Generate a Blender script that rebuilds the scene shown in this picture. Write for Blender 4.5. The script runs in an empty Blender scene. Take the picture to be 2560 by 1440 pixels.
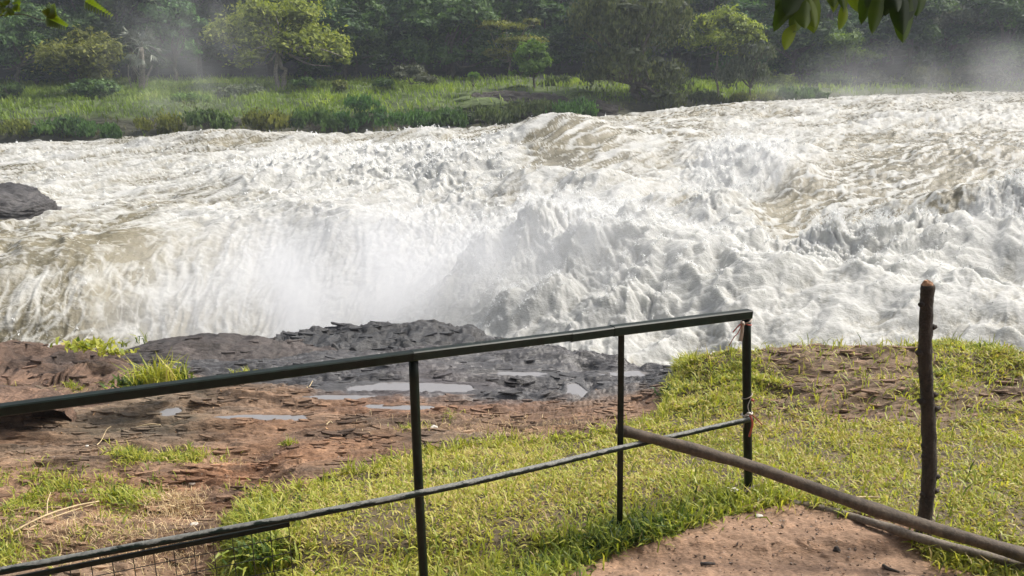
import bpy, math, random
import numpy as np
from mathutils import Vector
R = math.radians
S = bpy.context.scene
C = S.collection
rng = np.random.default_rng(7)
random.seed(7)

# ------------------------------------------------------------------ camera, sky, sun, exposure
FPX, TH, EYE = 1900.0, R(14.54), 1.95
cam_d = bpy.data.cameras.new("camera"); cam = bpy.data.objects.new("camera", cam_d); C.objects.link(cam)
cam_d.sensor_width = 36; cam_d.lens = 36 * FPX / 2560; cam_d.clip_end = 2000; cam_d.clip_start = 0.05
cam.location = (0, 0, EYE); cam.rotation_euler = (R(90) - TH, 0, 0); S.camera = cam
W = bpy.data.worlds.new("World"); S.world = W; W.use_nodes = True
wn, wl = W.node_tree.nodes, W.node_tree.links
sky = wn.new("ShaderNodeTexSky"); sky.sky_type = 'NISHITA'; sky.sun_disc = False
SUN_EL, SUN_AZ = R(50), R(72)             # azimuth from +Y towards +X
sky.sun_elevation = SUN_EL; sky.sun_rotation = SUN_AZ
sky.air_density = 1.0; sky.dust_density = 6.0; sky.ozone_density = 1.0
hs = wn.new("ShaderNodeHueSaturation"); hs.inputs['Saturation'].default_value = 0.45
wl.new(sky.outputs[0], hs.inputs['Color']); wl.new(hs.outputs[0], wn['Background'].inputs[0])
wn['Background'].inputs[1].default_value = 0.085
sun_d = bpy.data.lights.new("sun", 'SUN'); sun_d.energy = 1.5; sun_d.angle = R(10); sun_d.color = (1, .95, .86)
sun = bpy.data.objects.new("sun", sun_d); C.objects.link(sun)
to_sun = Vector((math.sin(SUN_AZ) * math.cos(SUN_EL), math.cos(SUN_AZ) * math.cos(SUN_EL), math.sin(SUN_EL)))
sun.rotation_euler = to_sun.to_track_quat('Z', 'Y').to_euler(); sun.location = to_sun * 60
S.view_settings.view_transform = 'Standard'; S.view_settings.look = 'None'
S.view_settings.exposure = 1.42; S.view_settings.gamma = 1
S.view_settings.use_curve_mapping = False
S.render.engine = 'CYCLES'
S.cycles.use_denoising = True
S.cycles.max_bounces = 6; S.cycles.diffuse_bounces = 3; S.cycles.transparent_max_bounces = 8; S.cycles.volume_bounces = 3
S.cycles.volume_step_rate = 2.0; S.cycles.volume_max_steps = 128

# ------------------------------------------------------------------ maths helpers
CT, ST = math.cos(TH), math.sin(TH)
def P(px, py, Y):                          # point on the line of sight of a photograph pixel, Y metres ahead
    a = (np.asarray(px, float) - 1280) / FPX; b = (720 - np.asarray(py, float)) / FPX
    dy = CT + b * ST; dz = -ST + b * CT
    t = Y / dy
    return np.stack([a * t, dy * t, EYE + dz * t], -1)
def proj(V):
    d = V[..., 1] * CT - (V[..., 2] - EYE) * ST
    up = V[..., 1] * ST + (V[..., 2] - EYE) * CT
    return 1280 + FPX * V[..., 0] / d, 720 - FPX * up / d
_prm = np.random.default_rng(3).permutation(256); _prm = np.concatenate([_prm, _prm, _prm])
_g = np.random.default_rng(4).normal(size=(256, 3)); _g /= np.linalg.norm(_g, axis=1)[:, None]; _g = _g.astype(np.float32)
def pn(x, y, z, seed=0):
    x = np.asarray(x, np.float32) + seed * 17.3; y = np.asarray(y, np.float32) + seed * 5.7; z = np.asarray(z, np.float32) + seed * 9.1
    xi, yi, zi = np.floor(x).astype(np.int32), np.floor(y).astype(np.int32), np.floor(z).astype(np.int32)
    fx, fy, fz = x - xi, y - yi, z - zi
    xi &= 255; yi &= 255; zi &= 255
    u, v, w = fx*fx*fx*(fx*(fx*6-15)+10), fy*fy*fy*(fy*(fy*6-15)+10), fz*fz*fz*(fz*(fz*6-15)+10)
    def g(i, j, k):
        h = _prm[_prm[_prm[(xi+i) & 255] + ((yi+j) & 255)] + ((zi+k) & 255)]
        q = _g[h]
        return q[..., 0]*(fx-i) + q[..., 1]*(fy-j) + q[..., 2]*(fz-k)
    def L(a, b, t): return a + (b-a)*t
    return 1.6 * L(L(L(g(0,0,0), g(1,0,0), u), L(g(0,1,0), g(1,1,0), u), v),
                   L(L(g(0,0,1), g(1,0,1), u), L(g(0,1,1), g(1,1,1), u), v), w)
def fbm(x, y, z, o=4, seed=0, gain=.5):
    r = 0; a = 1; s = 0
    for i in range(o):
        r = r + a * pn(x*2**i, y*2**i, z*2**i, seed+i); s += a; a *= gain
    return r / s
def ss(x, a=0., b=1.):
    t = np.clip((x-a)/(b-a), 0, 1); return t*t*(3-2*t)
def gs(px, py, cx, cy, sx, sy, rot=0):
    c, s = math.cos(rot), math.sin(rot)
    dx, dy = px-cx, py-cy
    return np.exp(-(((dx*c+dy*s)/sx)**2 + ((-dx*s+dy*c)/sy)**2))
def pip(px, py, poly):
    ins = np.zeros(px.shape, bool); n = len(poly)
    for i in range(n):
        x1, y1 = poly[i]; x2, y2 = poly[(i+1) % n]
        if y1 == y2: continue
        c = ((y1 > py) != (y2 > py)) & (px < (x2-x1)*(py-y1)/(y2-y1)+x1)
        ins ^= c
    return ins

# ------------------------------------------------------------------ object helpers
def tag(o, label=None, cat=None, group=None, kind=None):
    if label: o['label'] = label
    if cat: o['category'] = cat
    if group: o['group'] = group
    if kind: o['kind'] = kind
    return o
def empty(name, loc, label, cat, group=None):
    o = bpy.data.objects.new(name, None); o.empty_display_size = .1; o.location = tuple(loc); C.objects.link(o)
    return tag(o, label, cat, group)
def mk(name, V, F, mat, parent=None, smooth=True, attrs=None):
    """V (n,3) world coordinates; F (m,k) array or list of such arrays."""
    V = np.asarray(V, np.float32)
    if parent is not None: V = V - np.array(parent.matrix_basis.translation if parent.parent is None else parent['org'], np.float32)
    Fs = F if isinstance(F, list) else [F]
    Fs = [np.asarray(f, np.int32) for f in Fs if len(f)]
    me = bpy.data.meshes.new(name)
    me.vertices.add(len(V)); me.vertices.foreach_set('co', V.ravel())
    nl = sum(f.size for f in Fs); nf = sum(len(f) for f in Fs)
    me.loops.add(nl); me.loops.foreach_set('vertex_index', np.concatenate([f.ravel() for f in Fs]))
    tot = np.concatenate([np.full(len(f), f.shape[1], np.int32) for f in Fs])
    st = np.concatenate([[0], np.cumsum(tot)[:-1]]).astype(np.int32)
    me.polygons.add(nf); me.polygons.foreach_set('loop_start', st)
    me.polygons.foreach_set('use_smooth', np.full(nf, smooth))
    for k, a in (attrs or {}).items():
        a = np.asarray(a, np.float32)
        if a.ndim == 2:
            at = me.attributes.new(k, 'FLOAT_COLOR', 'POINT')
            at.data.foreach_set('color', np.concatenate([a, np.ones((len(a), 1), np.float32)], 1).ravel())
        else:
            me.attributes.new(k, 'FLOAT', 'POINT').data.foreach_set('value', a)
    me.update(calc_edges=True)
    if mat: me.materials.append(mat)
    o = bpy.data.objects.new(name, me); C.objects.link(o)
    if parent is not None: o.parent = parent
    return o
def grid_faces(nr, nc, off=0, wrap=False):
    i = np.arange(nr-1)[:, None]; j = np.arange(nc if wrap else nc-1)[None, :]
    j2 = (j+1) % nc
    a = i*nc + j; b = i*nc + j2; c = (i+1)*nc + j2; d = (i+1)*nc + j
    return np.stack([a, b, c, d], -1).reshape(-1, 4) + off
def tube(pts, rad, n=8, cap=True, wob=0, seed=0):
    pts = np.asarray(pts, float); m = len(pts); rad = np.broadcast_to(np.asarray(rad, float), (m,))
    T = np.gradient(pts, axis=0); T /= np.linalg.norm(T, axis=1)[:, None] + 1e-9
    ref = np.array([0, 0, 1.]) if abs(T[:, 2]).mean() < .8 else np.array([1., 0, 0])
    A = np.cross(T, ref); A /= np.linalg.norm(A, axis=1)[:, None] + 1e-9
    B = np.cross(T, A)
    th = np.linspace(0, 2*np.pi, n, endpoint=False)
    r = rad[:, None] * np.ones(n)
    if wob:
        q = np.arange(m)[:, None]*.35
        r = r * (1 + wob*pn(np.cos(th)[None]*1.3+0*q, np.sin(th)[None]*1.3+0*q, q+0*th[None], seed))
    V = pts[:, None] + r[..., None]*(np.cos(th)[None, :, None]*A[:, None] + np.sin(th)[None, :, None]*B[:, None])
    V = V.reshape(-1, 3); F = [grid_faces(m, n, 0, True)]
    if cap:
        V = np.concatenate([V, pts[:1], pts[-1:]]); k = np.arange(n); k2 = (k+1) % n
        F.append(np.concatenate([np.stack([np.full(n, m*n), k2, k], 1), np.stack([np.full(n, m*n+1), (m-1)*n+k, (m-1)*n+k2], 1)]))
    return V, F
def join(parts):
    Vs, Fs, off = [], {}, 0
    for V, F in parts:
        for f in (F if isinstance(F, list) else [F]):
            f = np.asarray(f)
            if len(f): Fs.setdefault(f.shape[1], []).append(f+off)
        Vs.append(V); off += len(V)
    return np.concatenate(Vs), [np.concatenate(f) for f in Fs.values()]
def curve(pts, n):
    pts = np.asarray(pts, float); m = len(pts)
    if m == 2: return pts[0] + (pts[1]-pts[0])*np.linspace(0, 1, n)[:, None]
    Q = np.concatenate([[2*pts[0]-pts[1]], pts, [2*pts[-1]-pts[-2]]])
    t = np.linspace(0, m-1-1e-6, n); k = t.astype(int); f = (t-k)[:, None]
    a, b, c, d = Q[k], Q[k+1], Q[k+2], Q[k+3]
    return .5*((2*b)+(-a+c)*f+(2*a-5*b+4*c-d)*f**2+(-a+3*b-3*c+d)*f**3)

# ------------------------------------------------------------------ materials
def new_mat(name):
    m = bpy.data.materials.new(name); m.use_nodes = True
    nt = m.node_tree; return m, nt.nodes, nt.links, nt.nodes['Principled BSDF']
def noise_node(N, L, scale, detail=4, rough=.55, vec=None, stretch=None):
    t = N.new('ShaderNodeTexNoise'); t.inputs['Scale'].default_value = scale; t.inputs['Detail'].default_value = detail
    t.inputs['Roughness'].default_value = rough
    g = N.new('ShaderNodeNewGeometry')
    src = vec or g.outputs['Position']
    if stretch:
        mp = N.new('ShaderNodeMapping'); mp.inputs['Scale'].default_value = stretch; L.new(src, mp.inputs[0]); src = mp.outputs[0]
    L.new(src, t.inputs['Vector']); return t.outputs['Fac']
def ramp(N, L, fac, stops):
    r = N.new('ShaderNodeValToRGB'); e = r.color_ramp.elements
    while len(e) < len(stops): e.new(.5)
    for x, (p, c) in zip(e, stops):
        x.position = p; x.color = (*c, 1) if len(c) == 3 else c
    L.new(fac, r.inputs[0]); return r.outputs[0]
def mixc(N, L, fac, a, b, mode='MIX'):
    m = N.new('ShaderNodeMix'); m.data_type = 'RGBA'; m.blend_type = mode
    if isinstance(fac, float): m.inputs[0].default_value = fac
    else: L.new(fac, m.inputs[0])
    for s, v in ((6, a), (7, b)):
        if isinstance(v, tuple): m.inputs[s].default_value = (*v, 1)
        else: L.new(v, m.inputs[s])
    return m.outputs[2]
def maths(N, L, op, a, b=None, clamp=False):
    m = N.new('ShaderNodeMath'); m.operation = op; m.use_clamp = clamp
    for s, v in ((0, a), (1, b)):
        if v is None: continue
        if isinstance(v, (int, float)): m.inputs[s].default_value = v
        else: L.new(v, m.inputs[s])
    return m.outputs[0]
def attr(N, name):
    a = N.new('ShaderNodeAttribute'); a.attribute_name = name; return a
def bump(N, L, h, dist, strength=1.0, normal=None):
    b = N.new('ShaderNodeBump'); b.inputs['Distance'].default_value = dist; b.inputs['Strength'].default_value = strength
    L.new(h, b.inputs['Height'])
    if normal: L.new(normal, b.inputs['Normal'])
    return b.outputs[0]

def leaf_material(name, stops, trans=.35, rough=.55, obj_var=.0, tcol=(1.2, 1.25, .5)):
    m, N, L, B = new_mat(name)
    col = ramp(N, L, attr(N, 'tint').outputs['Fac'], stops)
    if obj_var:
        oi = N.new('ShaderNodeObjectInfo')
        h = N.new('ShaderNodeHueSaturation')
        L.new(maths(N, L, 'ADD', maths(N, L, 'MULTIPLY', oi.outputs['Random'], obj_var), 1-obj_var/2), h.inputs['Value'])
        L.new(maths(N, L, 'ADD', maths(N, L, 'MULTIPLY', oi.outputs['Random'], .04), .48), h.inputs['Hue'])
        L.new(col, h.inputs['Color']); col = h.outputs[0]
    L.new(col, B.inputs['Base Color']); B.inputs['Roughness'].default_value = rough
    B.inputs['Specular IOR Level'].default_value = .3
    t = N.new('ShaderNodeBsdfTranslucent')
    L.new(mixc(N, L, 1.0, col, tcol, 'MULTIPLY'), t.inputs[0])
    mx = N.new('ShaderNodeMixShader'); mx.inputs[0].default_value = trans
    L.new(B.outputs[0], mx.inputs[1]); L.new(t.outputs[0], mx.inputs[2])
    L.new(mx.outputs[0], N['Material Output'].inputs[0])
    return m
M = {}
def simple(name, col, rough=.6, metal=0, var=.3, scale=30, bmp=.002, stretch=None, col2=None):
    m, N, L, B = new_mat(name)
    n = noise_node(N, L, scale, 5, .6, stretch=stretch)
    c2 = col2 or tuple(c*(1-var) for c in col)
    L.new(ramp(N, L, n, [(.35, c2), (.65, col)]), B.inputs['Base Color'])
    B.inputs['Roughness'].default_value = rough; B.inputs['Metallic'].default_value = metal
    if bmp: L.new(bump(N, L, n, bmp), B.inputs['Normal'])
    M[name] = m; return m
simple('bark_pale', (.26, .23, .18), .85, var=.5, scale=6, bmp=.03)
simple('bark_dark', (.10, .085, .065), .9, var=.5, scale=5, bmp=.03)
simple('twig', (.055, .045, .035), .8, var=.4, scale=60, bmp=.001)
simple('straw', (.55, .43, .25), .8, var=.35, scale=40, bmp=.001)
simple('stone', (.33, .27, .22), .85, var=.4, scale=25, bmp=.004)
simple('dark_stone', (.06, .05, .045), .8, var=.4, scale=25, bmp=.004)
simple('pale_scrap', (.62, .58, .52), .7, var=.3, scale=30, bmp=.001)
simple('tape_pale', (.50, .41, .34), .6, var=.35, scale=25, bmp=.001)
simple('tape_red', (.50, .10, .07), .55, var=.4, scale=25, bmp=.001)
simple('wire', (.035, .033, .03), .6, metal=.3, var=.4, scale=40, bmp=0)
simple('cut_wood', (.42, .24, .13), .75, var=.5, scale=40, bmp=.003, col2=(.22, .10, .05))
# weathered round timber
def wood_mat(name, c1, c2, sc, bd):
    m, N, L, B = new_mat(name)
    a = noise_node(N, L, sc, 6, .65, stretch=(1, 1, .35)); b = noise_node(N, L, sc*4, 4, .6)
    f = maths(N, L, 'ADD', maths(N, L, 'MULTIPLY', a, .6), maths(N, L, 'MULTIPLY', b, .4))
    L.new(ramp(N, L, f, [(.36, c1), (.5, tuple((p+q)/2 for p, q in zip(c1, c2))), (.66, c2)]), B.inputs['Base Color'])
    B.inputs['Roughness'].default_value = .82; L.new(bump(N, L, f, bd), B.inputs['Normal']); M[name] = m
wood_mat('pole_wood', (.03, .023, .016), (.125, .095, .068), 22, .006)
wood_mat('grey_pole', (.07, .058, .045), (.24, .20, .155), 22, .006)
wood_mat('post_bark', (.010, .0075, .0055), (.060, .043, .030), 26, .014)
# green paint, chipped to grey metal on top faces of the pipe
def paint(name, chips):
    m, N, L, B = new_mat(name)
    base = ramp(N, L, noise_node(N, L, 35, 5), [(.35, (.003, .006, .004)), (.7, (.007, .015, .010))])
    a = noise_node(N, L, 17, 7, .72, stretch=(.7, .7, 2.6))
    g = N.new('ShaderNodeNewGeometry'); sx = N.new('ShaderNodeSeparateXYZ'); L.new(g.outputs['Normal'], sx.inputs[0])
    f = maths(N, L, 'ADD', a, maths(N, L, 'MULTIPLY', sx.outputs[2], .30 if chips > .5 else .05))
    th = .62 + .03*chips
    k = ramp(N, L, f, [(th, (0, 0, 0)), (th+.07, (.85, .85, .85))])
    if chips == 0: k = ramp(N, L, f, [(.72, (0, 0, 0)), (.76, (1, 1, 1))])
    chip = ramp(N, L, noise_node(N, L, 90, 4), [(.3, (.12, .12, .11)), (.7, (.26, .26, .24))])
    L.new(mixc(N, L, k, base, chip), B.inputs['Base Color'])
    L.new(maths(N, L, 'ADD', maths(N, L, 'MULTIPLY', k, .25), .42), B.inputs['Roughness'])
    B.inputs['Specular IOR Level'].default_value = .25
    L.new(bump(N, L, k, -.0008), B.inputs['Normal']); M[name] = m
paint('green_paint', 0.); paint('chipped_paint', 1.)

M['lawn'] = leaf_material('lawn', [(0, (.45, .33, .16)), (.14, (.50, .42, .15)), (.3, (.44, .43, .08)), (.6, (.28, .32, .05)), (.85, (.085, .14, .03)), (1, (.035, .07, .02))], .42, .45)
M['straw_grass'] = leaf_material('straw_grass', [(0, (.50, .36, .20)), (1, (.62, .50, .30))], .3, .6, tcol=(1, .9, .7))
def fol(name, dark, mid, light, tr=.3, ov=.25):
    M[name] = leaf_material(name, [(0, dark), (.45, mid), (1, light)], tr, .6, ov)
fol('fol_olive', (.065, .088, .02), (.155, .19, .04), (.30, .33, .07), .4)
fol('fol_yellow', (.08, .095, .02), (.22, .25, .045), (.42, .42, .08), .42)
fol('fol_green', (.025, .055, .016), (.065, .13, .03), (.14, .23, .06))
fol('fol_dark', (.018, .042, .016), (.052, .105, .030), (.125, .21, .06), .32)
fol('fol_bright', (.05, .10, .018), (.12, .21, .035), (.20, .32, .06), .4)
fol('fol_grey', (.05, .062, .038), (.10, .12, .07), (.19, .21, .14), .25)
fol('fol_brown', (.04, .055, .024), (.085, .11, .042), (.16, .19, .075), .3)
M['bank_grass'] = leaf_material('bank_grass', [(0, (.09, .09, .03)), (.3, (.12, .18, .035)), (.7, (.20, .28, .05)), (1, (.30, .36, .08))], .45, .6)
M['near_leaf'] = leaf_material('near_leaf', [(0, (.020, .036, .008)), (.5, (.06, .095, .014)), (1, (.15, .19, .02))], .42, .35, tcol=(1.1, 1.3, .35))

# ------------------------------------------------------------------ lofted sheets
def loft(rows, cnt, ugrid, smooth_u=6):
    """rows of (px, py, Y) polylines, far or near order; cnt subdivisions between rows; returns (nr, nc, 3)"""
    K = []
    for r in rows:
        r = np.array(r, float); p = P(r[:, 0], r[:, 1], r[:, 2]); u = p[:, 0]/p[:, 1]
        o = np.argsort(u); u = u[o]
        Y = np.interp(ugrid, u, p[o, 1]); Z = np.interp(ugrid, u, p[o, 2])
        if smooth_u:
            k = np.exp(-np.linspace(-2, 2, 2*smooth_u+1)**2); k /= k.sum()
            pad = lambda a: np.concatenate([np.full(smooth_u, a[0]), a, np.full(smooth_u, a[-1])])
            Y = np.convolve(pad(Y), k, 'valid'); Z = np.convolve(pad(Z), k, 'valid')
        K.append(np.stack([Y, Z], -1))
    K = np.array(K)
    Q = np.concatenate([[2*K[0]-K[1]], K, [2*K[-1]-K[-2]]])
    out = []
    for i, n in enumerate(cnt):
        a, b, c, d = Q[i], Q[i+1], Q[i+2], Q[i+3]
        for f in np.linspace(0, 1, n, endpoint=(i == len(cnt)-1)):
            q = .5*((2*b)+(-a+c)*f+(2*a-5*b+4*c-d)*f*f+(-a+3*b-3*c+d)*f**3)
            out.append(q)
    A = np.array(out)
    return np.stack([ugrid[None]*A[..., 0], A[..., 0], A[..., 1]], -1)
def ugrid(n_in, lo=-.74, hi=.74, n_out=50, far=1.15):
    return np.concatenate([np.linspace(-far, lo, n_out, endpoint=False), np.linspace(lo, hi, n_in), np.linspace(hi, far, n_out+1)[1:]])
def normals(V):
    du = np.gradient(V, axis=1); dv = np.gradient(V, axis=0)
    n = np.cross(du, dv); n /= np.linalg.norm(n, axis=-1)[..., None] + 1e-12
    n[n[..., 2] < 0] *= -1
    return n
def blur(a, k):
    for ax in (0, 1):
        c = np.cumsum(np.concatenate([np.repeat(np.take(a, [0], ax), k+1, ax), a, np.repeat(np.take(a, [-1], ax), k, ax)], ax), ax)
        n = a.shape[ax]
        a = (np.take(c, np.arange(2*k+1, 2*k+1+n), ax) - np.take(c, np.arange(0, n), ax))/(2*k+1)
    return a

# ------------------------------------------------------------------ RIVER
UW = ugrid(820, n_out=36)
WR = [
 [(-500, 372, 56), (0, 366, 56), (600, 342, 58), (1200, 328, 60), (1800, 272, 66), (2560, 236, 74), (3060, 232, 80)],
 [(-500, 366, 52), (0, 360, 52), (300, 348, 52), (480, 334, 50), (600, 334, 50), (900, 338, 50), (1050, 326, 50), (1200, 322, 50), (1400, 300, 46), (1500, 298, 46), (1650, 286, 48), (1800, 262, 56), (2100, 246, 62), (2400, 232, 66), (2560, 232, 66), (3060, 228, 70)],
 [(-500, 450, 33), (0, 440, 33), (600, 425, 34), (900, 420, 34), (1200, 410, 33), (1400, 410, 31), (1650, 400, 32), (1800, 380, 34), (2100, 345, 40), (2560, 330, 42), (3060, 330, 44)],
 [(-500, 600, 20), (0, 560, 22), (300, 540, 24), (450, 520, 25), (700, 500, 26), (900, 505, 25.5), (1100, 530, 24), (1300, 540, 22), (1600, 530, 22), (1900, 510, 23), (2200, 500, 24), (2560, 470, 26), (3060, 470, 26)],
 [(-500, 680, 17.3), (0, 650, 18.6), (250, 612, 20.2), (400, 575, 22), (500, 552, 23.2), (700, 540, 24), (900, 550, 23), (1000, 580, 21.8), (1100, 610, 20.5), (1250, 635, 19), (1400, 640, 18), (1600, 640, 17.5), (1900, 620, 18), (2200, 610, 18.2), (2560, 600, 19), (3060, 600, 19)],
 [(-500, 800, 16.2), (0, 770, 17.3), (250, 750, 18.6), (400, 730, 20), (700, 720, 21), (900, 730, 19.6), (1000, 735, 18.5), (1100, 740, 17.3), (1250, 745, 15.9), (1400, 742, 15), (1600, 740, 14.3), (1900, 740, 14), (2200, 740, 14), (2560, 740, 14), (3060, 740, 14)],
 [(-500, 920, 15.6), (0, 900, 16.4), (250, 890, 17.4), (400, 880, 18.4), (700, 870, 18.2), (900, 870, 16.4), (1000, 870, 15.3), (1100, 870, 14.2), (1250, 870, 12.9), (1600, 900, 11.2), (1900, 900, 11), (2200, 900, 11), (2560, 900, 11), (3060, 900, 11)],
 [(-500, 1040, 13), (0, 1040, 13), (700, 1010, 14), (1250, 990, 10), (1700, 1030, 8.5), (2560, 1030, 8.5), (3060, 1030, 8.5)],
]
WV = loft(WR, [8, 96, 110, 84, 100, 92, 6], UW, 26)
wpx, wpy = proj(WV)
wX, wY, wZ = WV[..., 0], WV[..., 1], WV[..., 2]
def bp(px, py):                           # world x,y of the sheet under a photo pixel
    i = np.argmin((wpx-px)**2 + (wpy-py)**2); return wX.flat[i], wY.flat[i]
face = ss(wpx, 1200, 1000)*ss(wpy, 545, 600)*ss(-wpy + 600 + (wpx < 2000)*300, 0, 50)   # falling sheet on the left
lipy = np.interp(wpx, [0, 250, 400, 520, 700, 900, 1100], [655, 615, 575, 550, 545, 560, 620])
face = ss(wpy-lipy, -30, 70)*ss(wpx, 1260, 900)
wrp = fbm(wX*.25, wY*.25, wZ*.25, 3, 11)
# turbulence: 1 boiling white, 0 sleek tan tongues
turb = .42 + .15*fbm(wX*.15, wY*.12, wZ*.2, 3, 5)
T_add = [(950, 430, 300, 55, .75, -.05), (560, 380, 330, 30, .1, 0), (1480, 590, 300, 120, .9, .25), (1850, 420, 130, 60, .75, -.1), (1850, 520, 90, 90, .55, 0),
         (2200, 700, 420, 130, .65, 0), (2560, 560, 130, 110, .8, 0), (1000, 700, 400, 150, .8, 0), (700, 430, 300, 60, .35, 0), (1050, 330, 60, 20, .5, 0),
         (2250, 290, 350, 40, .25, 0), (760, 560, 330, 45, .45, 0), (1500, 830, 400, 60, .6, 0), (150, 440, 260, 60, .25, 0), (1700, 700, 200, 120, .6, 0), (2150, 620, 160, 40, .5, 0), (2100, 800, 520, 80, .35, 0), (1500, 850, 300, 50, .3, 0), (300, 540, 200, 40, .2, 0)]
for cx, cy, sx, sy, a, r in T_add: turb = turb + a*gs(wpx, wpy, cx, cy, sx, sy, r)
T_sub = [(1400, 370, 130, 65, 1.0, .2), (1690, 345, 90, 50, 1.0, 0), (2200, 470, 260, 70, 1.35, -.25), (1000, 345, 60, 12, .4, 0), (2420, 520, 120, 50, 1.1, -.4), (1340, 450, 60, 25, .7, -.4),
         (1500, 450, 60, 30, .5, 0), (1920, 540, 110, 50, .5, 0), (80, 740, 150, 120, .12, 0), (270, 690, 110, 100, .08, 0), (1190, 345, 60, 20, .35, 0), (450, 345, 200, 16, .35, 0),
         (620, 365, 80, 14, .35, 0), (2380, 360, 120, 18, .3, 0), (330, 560, 90, 24, .5, -.4), (60, 420, 60, 16, .4, 0), (1250, 520, 60, 40, .3, 0), (120, 590, 120, 30, .25, 0)]
for cx, cy, sx, sy, a, r in T_sub: turb = turb - a*gs(wpx, wpy, cx, cy, sx, sy, r)
turb = np.clip(turb, 0, 1)
# large forms, world space: (px, py of foot, half width m, half depth m, height m, rotation)
hz = np.zeros_like(wX)
for cx, cy, sx, sy, h, r in [
    (1410, 385, 3.6, 3.5, 1.6, -.15), (1690, 365, 2.6, 3.0, .75, 0), (480, 352, 3.0, 2.0, .55, 0), (610, 348, 1.6, 1.4, .3, 0), (730, 352, 2.4, 1.6, .35, 0), (1050, 345, 1.8, 1.8, .55, 0),
    (930, 430, 5.5, 3.2, .9, 0), (1180, 450, 2.2, 2.0, .9, 0), (700, 470, 3., 2.0, .4, 0), (860, 590, 1.2, 1.6, .5, 0),
    (1420, 690, 1.5, 1.5, 1.05, .2), (1580, 720, 1.4, 1.4, .75, 0), (1770, 740, 1.3, 1.5, .55, .2), (1280, 730, 1.0, 1.1, .5, 0),
    (1230, 660, .55, .5, .35, .2), (1340, 615, .65, .5, .45, -.1), (1450, 600, .6, .5, .50, 0), (1550, 640, .6, .5, .45, .1), (1330, 720, .5, .4, .42, .1), (1460, 735, .55, .4, .48, 0), (1570, 700, .5, .4, .45, .2), (1680, 700, .55, .45, .42, 0),
    (1190, 760, .5, .45, .40, 0), (1380, 815, .55, .4, .40, .1), (1740, 650, .5, .45, .35, 0), (1650, 800, .5, .35, .30, 0), (1850, 700, .6, .4, .35, 0), (1950, 770, .6, .35, .28, .1), (2250, 745, .6, .4, .30, 0), (2050, 665, .6, .4, .42, 0), (2400, 770, .6, .4, .28, 0),
    (1100, 700, .6, .5, .35, 0), (2180, 640, .5, .4, .40, 0), (2330, 660, .5, .4, .30, 0), (1520, 820, .5, .35, .32, 0), (1260, 840, .45, .35, .35, 0),
    (1300, 830, 1.3, 1.2, .4, 0), (1450, 650, 2.4, 1.2, .35, 0),
    (1880, 430, 1.6, 3.2, 1.0, .3), (1820, 540, 1.2, 2.0, .8, .2), (1960, 395, 2.0, 1.5, .5, 0), (1480, 480, 1.6, 1.3, .75, 0), (1330, 475, 1.6, .9, .45, .3),
    (2130, 690, 1.5, 1.2, .85, .1), (2050, 760, 1.6, 1.0, .5, 0), (2330, 700, 1.5, 1.2, .55, 0), (2500, 690, 1.4, 1.6, 1.0, 0), (2380, 560, 1.8, 1.0, .75, -.2), (2600, 560, 2.0, 2.2, 1.1, 0),
    (2300, 790, 2.2, .7, .35, 0), (1980, 840, 2., .6, .3, 0), (2450, 830, 2., .7, .3, 0), (2200, 262, 5.0, 2.5, .55, 0), (2330, 300, 3.5, 2.2, .5, 0), (2480, 400, 3, 1.5, .5, 0), (1900, 275, 5, 2, .35, 0),
    (1120, 800, 1.4, 1.4, .8, 0)]:
    x0, y0 = bp(cx, cy); hz += h*gs(wX, wY, x0, y0, sx, sy, r)
hz -= .55*gs(wX, wY, *bp(1930, 560), 1.8, 1.6) + .3*gs(wX, wY, *bp(1250, 590), 1.5, 1.5)
Nw = normals(WV)
fl = R(40)                                  # flow axis: the river runs towards the lower left
fx = wX*math.cos(fl)+wY*math.sin(fl); fy = -wX*math.sin(fl)+wY*math.cos(fl)
lod = lambda f: np.clip(1.6 - f*wY/190., 0, 1)
top = 1-face
# rolling waves, drawn out along the flow; on the falling sheet drawn out downwards
def two(fn): return fn(fx*.55, fy, wZ*.35)*top + fn(wX*.95, wY*.3, wZ*.35)*face      # stream pattern on top, falling pattern on the face
big = two(lambda x, y, z: fbm(x*.55+wrp, y*.55, z, 2, 1))
mid = two(lambda x, y, z: 1-np.abs(fbm(x*1.1+wrp*1.6, y*1.25+wrp, z*1.5, 2, 21))*2.3)
pk = np.clip(gs(wpx, wpy, 1480, 640, 330, 130, .25)+gs(wpx, wpy, 2150, 680, 200, 70)+gs(wpx, wpy, 2560, 580, 130, 110)+.8*gs(wpx, wpy, 1850, 450, 120, 110)+.6*gs(wpx, wpy, 1000, 430, 260, 50), 0, 1)
ani = .55+.45*pk
pat = .45+.9*ss(fbm(wX*.35, wY*.3, wZ*.3, 3, 14), -.35, .3)
pat = pat*(1-pk)+pk
def billow(f, sd, w=.8):
    q = wrp*w
    return np.abs(pn(fx*f*ani+q, fy*f/ani**.5-q, (wZ+hz)*f, sd))
w2 = fbm(wX*1.3, wY*1.3, wZ*1.3, 3, 12)
wrp_ = wrp; wrp = wrp + w2*1.1
bz = (billow(.55, 31)-.3)*(.12+.20*pk) + (billow(1.3, 32)-.3)*(.13+.14*pk) + (billow(2.9, 33)-.3)*(.10+.06*pk)*lod(3.3) + (billow(6.3, 34)-.3)*(.07+.05*pk)*lod(6.8) + (billow(12.5, 35)-.3)*(.04+.035*pk)*lod(13)
bz = bz*pat + .05*pn(fx*1.2, fy*3.4, wZ*2, 36)
wrp = wrp_
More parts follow.
